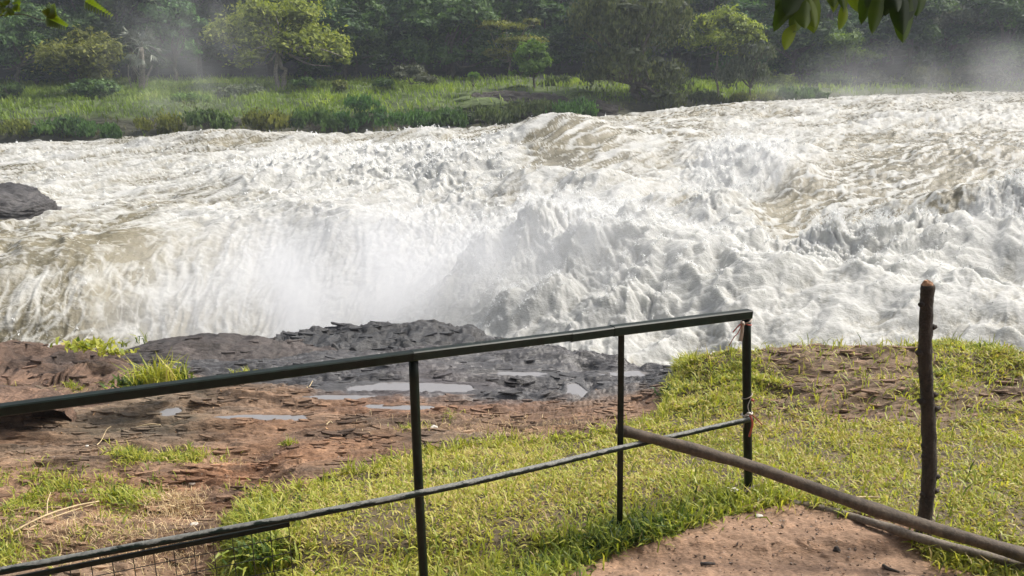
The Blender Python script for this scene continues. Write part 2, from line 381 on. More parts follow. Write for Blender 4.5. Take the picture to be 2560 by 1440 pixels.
rip = (pn(fx*1.6+wrp*2, fy*4.2, wZ, 41)*.09 + (.5-np.abs(pn(fx*2.6+wrp*3, fy*7.5, wZ*2, 42)))*.075*lod(5) + (.5-np.abs(pn(fx*6+wrp*3, fy*14, wZ*3, 43)))*.04*lod(9))
rip_f = pn(wX*2.2+wrp, wY*.5, wZ*.5, 44)*.16 + (.5-np.abs(pn(wX*4.5+wrp*2, wY, wZ*1.1, 45)))*.12 + (.5-np.abs(pn(wX*11+wrp*2, wY*2, wZ*3.3, 46)))*.05
edge = ss(wY, 60, 46)*.5+.5
disp = hz*0 + (big*.38 + (mid-.5)*.17)*top*edge*(.55+.6*turb) + bz*(turb**1.3)*(.95*top+.6*face) + rip*(1-.6*turb)*top*1.0 + rip_f*face*(1-.4*turb)
up = np.array([0, 0, 1.])
Nn2 = normals(WV + up*hz[..., None])
dirn = (Nn2*pk[..., None]+Nw*(1-pk)[..., None])*(.55*top+.95*face)[..., None] + up*(.45*top+.05*face)[..., None]
WV2 = WV + up*hz[..., None] + dirn*disp[..., None]
# foam coverage: crests, boiling parts, and lacy filaments over the tan water
hh = WV2[..., 2]*top + (disp*1.4)*face
conv = (hh - blur(hh, 9))/(wY*.006+.02); conv2 = (hh - blur(hh, 3))/(wY*.0028+.01)
rid = lambda f, s, a=1., b=1.: (1-np.abs(pn(fx*a*f+wrp*2.5, fy*b*f, wZ*f*.9, s))*2.6)*top + (1-np.abs(pn(wX*1.3*f+wrp*2.5, wY*.5*f, wZ*f*.35, s+3))*2.6)*face
fil = np.maximum(rid(.9, 51, .8, 1.5), np.maximum(rid(2.1, 52, .8, 1.7)*.95, rid(4.6, 53, .8, 1.5)*.9))
streak = np.maximum(1-np.abs(pn(fx*.30+wrp, fy*1.5+wrp*1.5, wZ*.5, 54))*3.2, (1-np.abs(pn(fx*.8+wrp, fy*3.6+wrp*2, wZ, 55))*3.2)*.85)
zone = fbm(fx*.16, fy*.42, wZ*.4, 4, 61)
foam = turb*1.0 + .70*zone*(1-.6*pk) + .20*conv + .07*conv2 + (.45+.75*ss(.35-turb, 0, .3))*ss(streak, .45, 1.)*top + .50*ss(fil, .62, .98) - .27
foam = foam + .16*pk*turb + .12*ss(wpy, 640, 760)*top
foam = np.clip(foam, 0, 1)
m, N, L, B = new_mat('river_water')
fa = attr(N, 'foam').outputs['Fac']
n1 = noise_node(N, L, 5.5, 6, .65, stretch=(.7, 1.2, 1.)); n2 = noise_node(N, L, 22, 5, .65)
fr = N.new('ShaderNodeTexNoise'); fr.noise_type = 'RIDGED_MULTIFRACTAL'; fr.inputs['Scale'].default_value = 4.5; fr.inputs['Detail'].default_value = 5
g = N.new('ShaderNodeNewGeometry'); mp = N.new('ShaderNodeMapping'); mp.inputs['Scale'].default_value = (.7, 1.3, .9); L.new(g.outputs['Position'], mp.inputs[0]); L.new(mp.outputs[0], fr.inputs['Vector'])
f2 = maths(N, L, 'ADD', maths(N, L, 'MULTIPLY', maths(N, L, 'SUBTRACT', n1, .5), 1.1), maths(N, L, 'MULTIPLY', maths(N, L, 'SUBTRACT', fr.outputs['Fac'], .9), .10))
ff = maths(N, L, 'ADD', fa, f2, True)
tan = ramp(N, L, noise_node(N, L, .6, 3), [(.35, (.12, .108, .072)), (.7, (.22, .195, .13))])
col = mixc(N, L, ramp(N, L, ff, [(.05, (0, 0, 0)), (.40, (.40,)*3), (.9, (1, 1, 1))]), tan, (.65, .65, .62))
L.new(col, B.inputs['Base Color'])
L.new(maths(N, L, 'ADD', maths(N, L, 'MULTIPLY', ff, .55), .18), B.inputs['Roughness'])
B.inputs['IOR'].default_value = 1.33; B.inputs['Specular IOR Level'].default_value = .4
b1 = bump(N, L, n1, .10, .6); b2 = bump(N, L, n2, .022, .6, b1)
L.new(b2, B.inputs['Normal'])
tr = N.new('ShaderNodeBsdfTranslucent'); L.new(col, tr.inputs[0]); L.new(b2, tr.inputs['Normal'])
mx = N.new('ShaderNodeMixShader'); L.new(maths(N, L, 'MULTIPLY', ff, .42), mx.inputs[0])
L.new(B.outputs[0], mx.inputs[1]); L.new(tr.outputs[0], mx.inputs[2]); L.new(mx.outputs[0], N['Material Output'].inputs[0])
M['river'] = m
nr, nc = wX.shape
L.new(maths(N, L, 'MULTIPLY', ff, .75), B.inputs['Subsurface Weight']); B.inputs['Subsurface Radius'].default_value = (1, 1, .95); B.inputs['Subsurface Scale'].default_value = .16
river = mk('river', WV2.reshape(-1, 3), grid_faces(nr, nc), m, attrs={'foam': foam.ravel()})
tag(river, 'white water river pouring over a broad fall behind the rocks', kind='structure')

# spray: flying drops thrown from the boiling crests
M['spray'] = None
m, N, L, B = new_mat('spray_drops'); B.inputs['Base Color'].default_value = (.86, .87, .86, 1); B.inputs['Roughness'].default_value = .5
t = N.new('ShaderNodeBsdfTranslucent'); t.inputs[0].default_value = (.9, .9, .9, 1); mx = N.new('ShaderNodeMixShader'); mx.inputs[0].default_value = .5
L.new(B.outputs[0], mx.inputs[1]); L.new(t.outputs[0], mx.inputs[2]); L.new(mx.outputs[0], N['Material Output'].inputs[0]); M['spray'] = m
vis = (wpx > -60) & (wpx < 2620) & (wpy > 240) & (wpy < 900)
plume = gs(wpx, wpy, 1480, 620, 260, 110, .25) + .7*gs(wpx, wpy, 1850, 440, 110, 100) + .8*gs(wpx, wpy, 2150, 660, 130, 60) + .8*gs(wpx, wpy, 2540, 580, 120, 110) + .5*gs(wpx, wpy, 1000, 440, 300, 50) + .6*gs(wpx, wpy, 1250, 800, 200, 70) + .35*gs(wpx, wpy, 1050, 330, 60, 15)
wgt = vis*np.clip(conv2, 0, 2)*np.clip(conv+.3, 0, 2)*(turb**2)*(.10+plume)*(wY**.6)
wgt = (wgt/wgt.sum()).ravel()
nclu = 5600
ci = rng.choice(wgt.size, nclu, p=wgt)
c0 = WV2.reshape(-1, 3)[ci]; pl = plume.ravel()[ci]
D, SZ = [], []
for k in range(nclu):
    n = rng.integers(6, 20); h = (.07+.38*pl[k]*rng.random()**1.5)*(c0[k, 1]/16)**.4
    dirv = np.array([rng.normal()*.5 - .1, rng.normal()*.4, 1.])*h
    t_ = rng.random(n)**1.3
    D.append(c0[k] + dirv*t_[:, None] + rng.normal(size=(n, 3))*(.03+.12*t_[:, None])*h*2)
    SZ.append((.0007*c0[k, 1])*(1.15-t_*.7)*rng.uniform(.6, 1.4, n))
D = np.concatenate(D); SZ = np.concatenate(SZ)
tet = np.array([[1, 1, 1], [1, -1, -1], [-1, 1, -1], [-1, -1, 1]])*.75
sv = (D[:, None] + (tet[None]*rng.uniform(.6, 1.3, (len(D), 4, 3)))*SZ[:, None, None]).reshape(-1, 3)
sf = (np.array([[0, 1, 2], [0, 3, 1], [0, 2, 3], [1, 3, 2]])[None] + 4*np.arange(len(D))[:, None, None]).reshape(-1, 3)
tag(mk('spray', sv, sf, M['spray'], smooth=False), 'white drops of spray flung up from the boiling river', kind='stuff')

# ------------------------------------------------------------------ FAR BANK
UB = ugrid(260, n_out=40, far=1.4)
BR = [
 [(-600, 420, 50), (0, 410, 50), (600, 390, 51), (1200, 380, 52), (1800, 330, 58), (2560, 290, 64), (3100, 290, 66)],
 [(-600, 350, 54), (0, 345, 54), (300, 325, 54), (600, 318, 55), (900, 322, 55), (1200, 312, 56), (1500, 285, 58), (1800, 256, 62), (2100, 240, 66), (2560, 226, 69), (3100, 224, 72)],
 [(-600, 295, 56), (0, 292, 56), (300, 280, 56), (600, 278, 57), (900, 276, 57), (1200, 252, 58), (1450, 245, 60), (1800, 232, 65), (2100, 222, 69), (2560, 208, 73), (3100, 205, 76)],
 [(-600, 240, 66), (0, 240, 66), (300, 228, 66), (450, 222, 66), (600, 216, 67), (700, 226, 66), (900, 214, 67), (1200, 205, 68), (1400, 196, 69), (1800, 208, 72), (2200, 196, 76), (2560, 190, 80), (3100, 190, 84)],
 [(-600, 190, 90), (0, 190, 90), (1280, 160, 90), (2560, 150, 100), (3100, 150, 104)],
 [(-600, 60, 130), (0, 60, 130), (1280, 40, 130), (2560, 40, 135), (3100, 40, 140)],
 [(-600, 10, 260), (0, 10, 260), (1280, 0, 260), (2560, 0, 260), (3100, 0, 260)],
]
BV = loft(BR, [8, 26, 44, 30, 24, 12], UB, 4)
bpx, bpy_ = proj(BV)
d = fbm(BV[..., 0]*.25, BV[..., 1]*.3, BV[..., 2]*.8, 4, 71)*.9
rockz = 1-ss(np.abs(bpx-1310), 120, 260)
rockm = np.clip(rockz*ss(bpy_, 205, 225), 0, 1)
ter = np.abs(pn(BV[..., 0]*.4, BV[..., 1]*.4, BV[..., 2]*2.5, 72))
BV[..., 2] += d*.6; BV[..., 1] -= (d*.5 + ter*1.2*rockm)
lip = np.interp(bpx, [0, 300, 600, 900, 1200, 1450, 1800, 2560], [290, 280, 286, 276, 256, 246, 232, 208])
isbare = ss(bpy_-lip, 2, 22)
nz = fbm(BV[..., 0]*.5, BV[..., 1]*.5, BV[..., 2]*1.5, 4, 73)
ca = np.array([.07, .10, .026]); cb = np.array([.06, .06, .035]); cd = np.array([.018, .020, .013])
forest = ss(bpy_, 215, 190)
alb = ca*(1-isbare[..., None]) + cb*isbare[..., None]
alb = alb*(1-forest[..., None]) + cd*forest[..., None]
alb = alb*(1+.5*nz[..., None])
def ground_mat(name, bd=.05, sc=8, steps=0):
    m, N, L, B = new_mat(name)
    n = noise_node(N, L, sc, 6, .65, stretch=(.6, 1.2, 2.2)); n2 = noise_node(N, L, sc*6, 4, .6, stretch=(.7, 1.3, 1.6))
    c = mixc(N, L, 1.0, attr(N, 'albedo').outputs['Color'], ramp(N, L, n, [(.3, (.62, .60, .58)), (.5, (1, 1, 1)), (.72, (1.35, 1.32, 1.25))]), 'MULTIPLY')
    c = mixc(N, L, 1.0, c, ramp(N, L, n2, [(.3, (.7, .7, .7)), (.7, (1.25, 1.25, 1.25))]), 'MULTIPLY')
    L.new(c, B.inputs['Base Color'])
    w = attr(N, 'wet').outputs['Fac']
    L.new(maths(N, L, 'SUBTRACT', .88, maths(N, L, 'MULTIPLY', w, .66)), B.inputs['Roughness'])
    B.inputs['Specular IOR Level'].default_value = .5
    b = bump(N, L, n, bd, .9)
    if steps:
        n3 = noise_node(N, L, steps, 9, .62, stretch=(.38, 1.7, 3.2)); q = maths(N, L, 'MULTIPLY', n3, 16.)
        st3_ = maths(N, L, 'MULTIPLY', maths(N, L, 'FLOOR', q), attr(N, 'rocky').outputs['Fac'])
        b = bump(N, L, st3_, bd*.7, .9, b)
    L.new(bump(N, L, n2, bd*.22, .8, b), B.inputs['Normal'])
    return m
M['bank'] = ground_mat('bank_ground', .3, 1.2)
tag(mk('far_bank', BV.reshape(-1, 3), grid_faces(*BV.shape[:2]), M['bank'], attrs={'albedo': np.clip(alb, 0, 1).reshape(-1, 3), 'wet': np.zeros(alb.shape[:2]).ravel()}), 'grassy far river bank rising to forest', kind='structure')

def blades(pos, length, width, tint, lean, seed, segs=2, az=None, droop=.5):
    """curved tapered blades; every argument an array of n"""
    r = np.random.default_rng(seed); n = len(pos)
    az = r.uniform(0, 2*np.pi, n) if az is None else az
    dx = np.stack([np.cos(az), np.sin(az), np.zeros(n)], 1); sd = np.stack([-np.sin(az), np.cos(az), np.zeros(n)], 1)
    upv = np.array([0, 0, 1.])
    tw = r.normal(size=n)*.4
    sd = sd*np.cos(tw)[:, None] + upv*np.sin(tw)[:, None]
    L1 = length[:, None]
    t0 = np.stack([np.cos(lean), np.sin(lean)], 1)       # (up, out)
    l2 = lean + droop*r.uniform(.3, 1.5, n)
    mid_ = pos + L1*.5*(t0[:, :1]*upv + t0[:, 1:]*dx)
    tip = mid_ + L1*.5*(np.cos(l2)[:, None]*upv + np.sin(l2)[:, None]*dx)
    w = width[:, None]*sd
    V = np.stack([pos-w*.35, pos+w*.35, mid_+w*.5, mid_-w*.5, tip], 1).reshape(-1, 3)
    o = 5*np.arange(n)[:, None]
    F4 = np.array([[0, 1, 2, 3]])+o; F3 = np.array([[3, 2, 4]])+o
    return V, [F4, F3], np.repeat(tint, 5)
# tall grass on the far bank
bw = np.linalg.norm(np.cross(np.gradient(BV, axis=0), np.gradient(BV, axis=1)), axis=-1)
dens = (1-isbare*.72)*(1-forest)*(1-.85*rockm)*((bpx > -250) & (bpx < 2800))*(bpy_ < 350)*(.5+.8*ss(fbm(BV[..., 0]*.2, BV[..., 1]*.2, 0*d, 3, 75), -.3, .3))
dens *= 1-.6*ss(bpx, 1750, 2000)
pw = (bw*dens).ravel(); pw /= pw.sum(); n = 30000
i = rng.choice(pw.size, n, p=pw); pos = BV.reshape(-1, 3)[i] + rng.normal(size=(n, 3))*[.25, .2, .0]
tv = pn(pos[:, 0]*.3, pos[:, 1]*.3, pos[:, 2]*.3, 76)*.5+.5
V, F, T = blades(pos, rng.uniform(.25, .75, n)*(.5+.6*tv), rng.uniform(.07, .13, n), np.clip(tv*1.0-.05+rng.uniform(-.1, .3, n)-.5*isbare.ravel()[i], 0, 1), rng.uniform(0, .5, n), 5)
tag(mk('bank_grass', V, F, M['bank_grass'], attrs={'tint': T}), 'tall yellow green grass along the far river bank', 'grass', kind='stuff')

# ------------------------------------------------------------------ TREES
def foliage(lobes, n, size, seed, flat=.7, shell=.75, clump=26, drop=0., spread=.20, coreless=False):
    """lobes: (centre xyz, radii xyz); n leaves; returns V, F, tint. leaves are small folded diamonds in loose clumps on uneven lobes"""
    r = np.random.default_rng(seed); lob = []
    for c, rad in lobes:
        k = max(5, int(6*(rad[0]*rad[2])**.5))
        q = r.normal(size=(k, 3)); q /= np.linalg.norm(q, axis=1)[:, None]; q[:, 2] = np.where(q[:, 2] < -.35, -q[:, 2]*.5, q[:, 2])
        s = r.uniform(.24, .50, k)
        for a, b in zip(q, s): lob.append((np.array(c)+a*np.array(rad)*(1-b*.75), np.array(rad)*b*np.array([1, 1, flat+.15])))
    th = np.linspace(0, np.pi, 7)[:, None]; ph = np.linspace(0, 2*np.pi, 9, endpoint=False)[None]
    sp_ = np.stack([np.sin(th)*np.cos(ph), np.sin(th)*np.sin(ph), np.cos(th)+0*ph], -1).reshape(-1, 3); shade_core = []
    for l in lob: shade_core.append((l[0] + sp_*l[1]*.72*r.uniform(.75, 1.1, (63, 1)) if not drop else l[0] + sp_*l[1]*.55*r.uniform(.7, 1.1, (63, 1)), grid_faces(7, 9, 0, True)[:, ::-1]))  # opaque blobs added inside each lobe to block light and deepen crown shade
    cV, cF = join(shade_core)
    vol = np.array([l[1][0]*l[1][2] for l in lob]); vol /= vol.sum()
    nc_ = max(1, n//clump); li = r.choice(len(lob), nc_, p=vol)
    cen = np.array([l[0] for l in lob])[li]; rad = np.array([l[1] for l in lob])[li]
    q = r.normal(size=(nc_, 3)); q /= np.linalg.norm(q, axis=1)[:, None]; q[:, 2] = np.where(r.random(nc_) < .6, np.abs(q[:, 2]), q[:, 2])
    rr = shell + (1-shell)*r.random(nc_)
    cc = cen + q*rad*rr[:, None]
    cs = rad.mean(1)*spread*r.uniform(.7, 1.6, nc_)*1.6
    ct = r.normal(size=nc_)*.16 + .45 + .20*(q[:, 2])*0
    off = r.normal(size=(nc_, clump, 3))*cs[:, None, None]*np.array([1, 1, flat])
    if drop: off[..., 2] -= r.random((nc_, clump))*drop
    p = (cc[:, None] + off).reshape(-1, 3); m_ = len(p)
    nrm = (np.repeat(q, clump, 0)*.9 + r.normal(size=(m_, 3))*.42 + [0, 0, .25]); nrm /= np.linalg.norm(nrm, axis=1)[:, None]
    a = np.cross(nrm, r.normal(size=(m_, 3))); a /= np.linalg.norm(a, axis=1)[:, None]
    if drop: a = a*.4 + np.array([0, 0, -1.])*.8; a /= np.linalg.norm(a, axis=1)[:, None]
    b = np.cross(nrm, a)
    sz = size*r.uniform(.55, 1.35, m_)[:, None]
    V = np.stack([p-a*sz*.6, p+b*sz*.32, p+a*sz*.6+nrm*sz*-.15, p-b*sz*.32], 1).reshape(-1, 3)
    F = np.arange(4*m_).reshape(-1, 4)
    t = np.clip(np.repeat(ct, clump) + r.normal(size=m_)*.14, 0, 1)
    if coreless: return V, F, np.repeat(t, 4)
    return np.concatenate([V, cV]), np.concatenate([F]+[f+len(V) for f in cF]), np.concatenate([np.repeat(t, 4), np.full(len(cV), .12)])  # added inner blobs take a dark leaf tint, standing in for inner shade
def limb_path(a, b, n, jit, seed):
    r = np.random.default_rng(seed); p = curve([a, (np.array(a)+b)/2 + r.normal(size=3)*jit, b], n); return p
WPX = lambda Y, py=150: Y*(CT+(720-py)/FPX*ST)**-1/FPX     # metres per photo pixel
def base_z(px, Y):
    u = (px-1280)/FPX/(CT+.27*ST)
    i = np.argmin((BV[..., 0]/BV[..., 1]-u)**2*900 + ((BV[..., 1]-Y)/10)**2); return BV[..., 2].flat[i]
def tree(name, label, cat, px, Y, lobes_px, mat, n=5000, size=.30, bark='bark_dark', trunk_r=.2, py0=None, seed=1, trunks=None, group=None, flat=.7, drop=0., clump=26, depth=.8, shell=.75, spread=.2):
    """lobes_px: (cx, cy, w, h) boxes in photo pixels at distance Y"""
    b0 = P(px, py0, Y) if py0 else np.array([P(px, 200, Y)[0], Y, base_z(px, Y)])
    e = empty(name, b0, label, cat, group)
    k = WPX(Y); L_ = []
    r = np.random.default_rng(seed+500)
    for q, (cx, cy, w, h) in enumerate(lobes_px):
        c = P(cx, cy, Y + (r.uniform(-.2, .2)*w*k if len(lobes_px) > 1 else 0)); L_.append((c, np.array([w/2*k, w/2*k*depth, h/2*k])))
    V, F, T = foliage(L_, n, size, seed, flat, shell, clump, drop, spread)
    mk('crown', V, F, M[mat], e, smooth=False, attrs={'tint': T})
    parts = []
    cen = np.mean([l[0] for l in L_], 0); fork = b0 + (cen-b0)*.45
    if trunks is None: trunks = [[tuple(b0-[0, 0, .4]), tuple(fork)]]
    for tr_ in trunks:
        pts = curve(tr_, 10); pts[1:-1] += r.normal(size=(8, 3))*trunk_r*.25
        parts.append(tube(pts, np.linspace(trunk_r, trunk_r*.6, 10), 7, wob=.15))
        e_ = pts[-1]
    mk('trunk', *join(parts), M[bark], e)
    parts = []
    for l in L_:
        for j in range(4):
            tgt = l[0] + r.uniform(-.6, .6, 3)*l[1]
            parts.append(tube(limb_path(e_, tgt, 7, trunk_r*1.5, seed+j), np.linspace(trunk_r*.5, trunk_r*.10, 7), 5, wob=0))
    mk('limbs', *join(parts), M[bark], e)
    return e

# featured trees and shrubs on the bank
Y0 = 66
tb = lambda px, py, Y=Y0: tuple(P(px, py, Y))
tree('olive_leaved_tree', 'spreading yellow-olive tree with a forked bare trunk, alone on the grassy bank', 'tree', 697, Y0,
     [(700, 50, 210, 120), (600, 95, 160, 110), (560, 100, 90, 90), (800, 130, 150, 110), (720, 120, 160, 90), (845, 145, 80, 70), (640, 40, 120, 80), (640, 150, 130, 50)], 'fol_yellow', 9000, .30, 'bark_pale', .22, py0=243, seed=11,
     trunks=[[tb(692, 247), tb(694, 210), tb(690, 170), tb(694, 130), tb(700, 90)], [tb(704, 247), tb(708, 200), tb(712, 180), tb(702, 158), tb(696, 120)]], clump=12, spread=.3)
tree('bushy_tree', 'rounded olive bushy tree at the left, right beside the palm', 'tree', 215, 65,
     [(200, 140, 190, 110), (150, 150, 90, 80), (250, 180, 100, 90), (220, 100, 90, 60), (260, 140, 70, 70)], 'fol_olive', 6500, .26, 'bark_dark', .18, seed=12, clump=16)
tree('dark_shrub', 'dark green shrub below the rounded olive tree at the left', 'shrub', 215, 62, [(205, 235, 90, 60), (245, 220, 90, 50)], 'fol_green', 2200, .24, trunk_r=.08, seed=13)
tree('small_bush_tree', 'small dark flat-topped tree at the far left end of the bank', 'tree', 28, 62, [(30, 222, 70, 30), (10, 240, 60, 30)], 'fol_green', 1500, .24, trunk_r=.08, seed=14)
tree('bright_green_tree', 'small bright green tree standing before the dark forest, right of centre', 'tree', 1335, 62,
     [(1330, 140, 80, 70), (1350, 170, 80, 60), (1305, 185, 60, 45), (1365, 150, 45, 45), (1325, 112, 40, 30)], 'fol_bright', 4500, .24, trunk_r=.12, py0=225, seed=15, clump=16)
tree('vine_draped_tree', 'huge dark olive tree draped in hanging creepers down to the water', 'tree', 1590, 61,
     [(1500, 60, 190, 190), (1640, 70, 200, 200), (1560, 160, 200, 120), (1490, 170, 120, 120), (1650, 190, 170, 120), (1650, 245, 150, 60), (1580, 20, 200, 80)], 'fol_brown', 15000, .26, trunk_r=.4, py0=270, seed=16, drop=1.2, clump=30)
tree('yellow_green_tree', 'yellow-green tree with a thin pale trunk, right of the creeper-draped tree', 'tree', 1795, 63,
     [(1800, 60, 110, 80), (1770, 110, 130, 90), (1845, 90, 110, 90), (1860, 130, 70, 60), (1750, 70, 60, 60)], 'fol_yellow', 6500, .27, 'bark_pale', .12, py0=248, seed=17,
     trunks=[[tb(1793, 252, 63), tb(1795, 220, 63), tb(1790, 180, 63), tb(1795, 120, 63)]], clump=14)
tree('grey_leaved_shrub', 'grey-leaved drooping shrub hanging right of the yellow-green tree', 'shrub', 1880, 62, [(1885, 130, 90, 70), (1850, 180, 110, 70), (1895, 190, 70, 70)], 'fol_grey', 4000, .24, trunk_r=.1, seed=18, drop=.5)
tree('large_dark_tree', 'large dense dark green tree in the middle of the forest edge', 'tree', 1130, 72,
     [(1100, 60, 190, 100), (1180, 70, 150, 120), (1080, 130, 150, 100), (1180, 150, 150, 80), (1150, 25, 140, 60)], 'fol_green', 10000, .34, trunk_r=.35, seed=19)
tree('thin_acacia', 'thin brownish acacia with open crown beside the large dark tree', 'tree', 1270, 71, [(1250, 70, 120, 50), (1300, 110, 130, 60), (1260, 140, 110, 50), (1320, 60, 60, 40)], 'fol_olive', 4200, .22, 'bark_pale', .12, seed=20, flat=.4, spread=.3)
tree('pale_shrub', 'pale grey-green feathery shrub on the grass in front of the dark gap', 'shrub', 1025, 63, [(1020, 185, 80, 60), (1045, 200, 90, 40)], 'fol_grey', 2600, .2, trunk_r=.06, seed=21)
tree('sapling', 'tiny lone sapling on the grass above the rock ledge', 'tree', 1182, 61, [(1183, 190, 30, 20)], 'fol_bright', 350, .2, trunk_r=.05, py0=238, seed=22)
tree('round_green_bush', 'big rounded grey-green bush in the mist left of the olive tree trunk', 'bush', 605, 63, [(600, 238, 120, 60), (650, 250, 90, 50), (560, 245, 80, 40)], 'fol_grey', 4500, .24, trunk_r=.07, seed=23)
tree('fern_like_bush', 'dark fern-like bush low on the bank right of the olive tree', 'bush', 905, 55.5, [(905, 265, 90, 60), (930, 285, 80, 50), (880, 300, 90, 50)], 'fol_green', 2600, .24, trunk_r=.06, seed=24, drop=.3)
tree('leafy_tree', 'green leafy tree leaning out of the forest above the olive tree', 'tree', 890, 74, [(880, 40, 150, 120), (910, 110, 110, 100), (860, 90, 90, 80)], 'fol_green', 5500, .32, trunk_r=.25, seed=25)
tree('misty_tree', 'tall mid green tree rising between the palm and the olive tree', 'tree', 440, 74, [(420, 40, 130, 90), (400, 90, 110, 70), (470, 70, 90, 70), (430, 130, 120, 70)], 'fol_green', 5500, .32, trunk_r=.25, seed=26)
tree('shaded_tree', 'shaded bluish green tree at the left edge above the small dark tree', 'tree', 40, 72, [(30, 90, 130, 110), (90, 110, 90, 80), (0, 150, 90, 80), (60, 60, 100, 60)], 'fol_green', 5500, .32, trunk_r=.25, seed=27)
tree('flat_topped_tree', 'dark flat-topped tree behind the hanging near leaves', 'tree', 1990, 74, [(1960, 60, 150, 60), (2030, 90, 130, 60), (1940, 110, 110, 60)], 'fol_green', 5000, .3, trunk_r=.2, seed=28, flat=.45)
tree('pale_green_bush', 'pale lime green bush under the hanging near leaves', 'bush', 2120, 72, [(2110, 110, 120, 70), (2150, 150, 110, 60), (2080, 150, 90, 60)], 'fol_bright', 4200, .28, trunk_r=.12, seed=29)
tree('grey_thorn_tree', 'broad grey-green thorn tree in mist at the upper right', 'tree', 2360, 76, [(2330, 60, 170, 110), (2420, 50, 180, 120), (2400, 120, 190, 90), (2290, 120, 130, 90)], 'fol_grey', 8000, .28, trunk_r=.25, seed=30)
tree('edge_thorn_tree', 'hazy green tree cut by the right edge of the view', 'tree', 2540, 78, [(2530, 50, 150, 120), (2560, 130, 120, 90), (2490, 150, 110, 70)], 'fol_green', 5000, .3, trunk_r=.25, seed=31)
for i_, (x, y, w, h, mt, lb) in enumerate([
    (1940, 215, 110, 50, 'fol_olive', 'low olive bush on the right bank nearest the yellow-green tree'),
    (2060, 205, 120, 50, 'fol_green', 'low green bush on the right bank below the lime bush'),
    (2170, 205, 120, 50, 'fol_grey', 'low greyish bush on the right bank, in the edge of the mist'),
    (2300, 195, 140, 60, 'fol_brown', 'low brownish bush in the thick mist on the right bank'),
    (2450, 190, 140, 60, 'fol_grey', 'low pale bush in the mist near the right end of the bank'),
    (1400, 215, 100, 50, 'fol_brown', 'brown scrub on top of the rock ledge'),
    (1440, 255, 110, 50, 'fol_brown', 'scrub hanging over the rock ledge beside the creeper tree'),
    (760, 205, 60, 30, 'fol_green', 'little bush in the grass just right of the forked trunk'),
    (840, 215, 50, 30, 'fol_olive', 'second little bush in the grass right of the forked trunk'),
    (340, 262, 80, 30, 'fol_olive', 'low bush in the grass in front of the palm'),
    (120, 270, 90, 36, 'fol_brown', 'tangled dry scrub low on the left of the bank'),
    (300, 300, 80, 40, 'fol_brown', 'brown scrub hanging over the bare bank at left'),
    (480, 250, 90, 36, 'fol_bright', 'fresh green bush in the mist in front of the dark hollow'),
    (960, 210, 60, 30, 'fol_green', 'small dark bush left of the pale feathery shrub')]):
    tree('low_bush', lb, 'bush', x, 60 if y > 240 else 64 if x < 1850 else 71, [(x, y, w, h), (x+w*.25, y+h*.2, w*.6, h*.6)], mt, 1900, .22, trunk_r=.05, seed=60+i_, group='low bushes along the far bank', drop=.25 if 'brown' in mt else 0)

for i_, (x, y, w, h, mt, wh) in enumerate([(40, 318, 110, 40, 'fol_olive', 'at the far left end'), (150, 312, 130, 44, 'fol_green', 'second from the left end'), (250, 322, 110, 40, 'fol_green', 'below the fan palm, left side'), (390, 306, 120, 44, 'fol_olive', 'below the fan palm, right side'),
        (520, 296, 130, 44, 'fol_green', 'under the mist column'), (660, 300, 120, 44, 'fol_olive', 'below the forked trunk'), (790, 298, 130, 44, 'fol_green', 'between the forked trunk and the fern-like bush'), (1010, 292, 130, 44, 'fol_green', 'right of the fern-like bush'),
        (1110, 290, 120, 44, 'fol_green', 'left of the rock ledge'), (1230, 286, 130, 50, 'fol_brown', 'over the left end of the rock ledge'), (1330, 268, 120, 60, 'fol_brown', 'over the middle of the rock ledge'), (1430, 272, 120, 50, 'fol_green', 'over the right end of the rock ledge'),
        (1760, 245, 100, 36, 'fol_brown', 'at the foot of the thin pale trunk'), (1890, 240, 120, 30, 'fol_olive', 'right of the thin pale trunk'), (2010, 230, 120, 30, 'fol_green', 'where the right bank mist begins')]):
    tree('bank_scrub', 'scrub hanging over the lower river bank '+wh, 'bush', x, (53.5 if x < 1150 else 55.5) if x < 1500 else 62, [(x, y, w, h), (x+w*.3, y+h*.25, w*.6, h*.7), (x-w*.3, y+h*.1, w*.5, h*.6)], mt, 2200, .24, trunk_r=.05, seed=160+i_, group='scrub along the lower far bank', drop=.35)

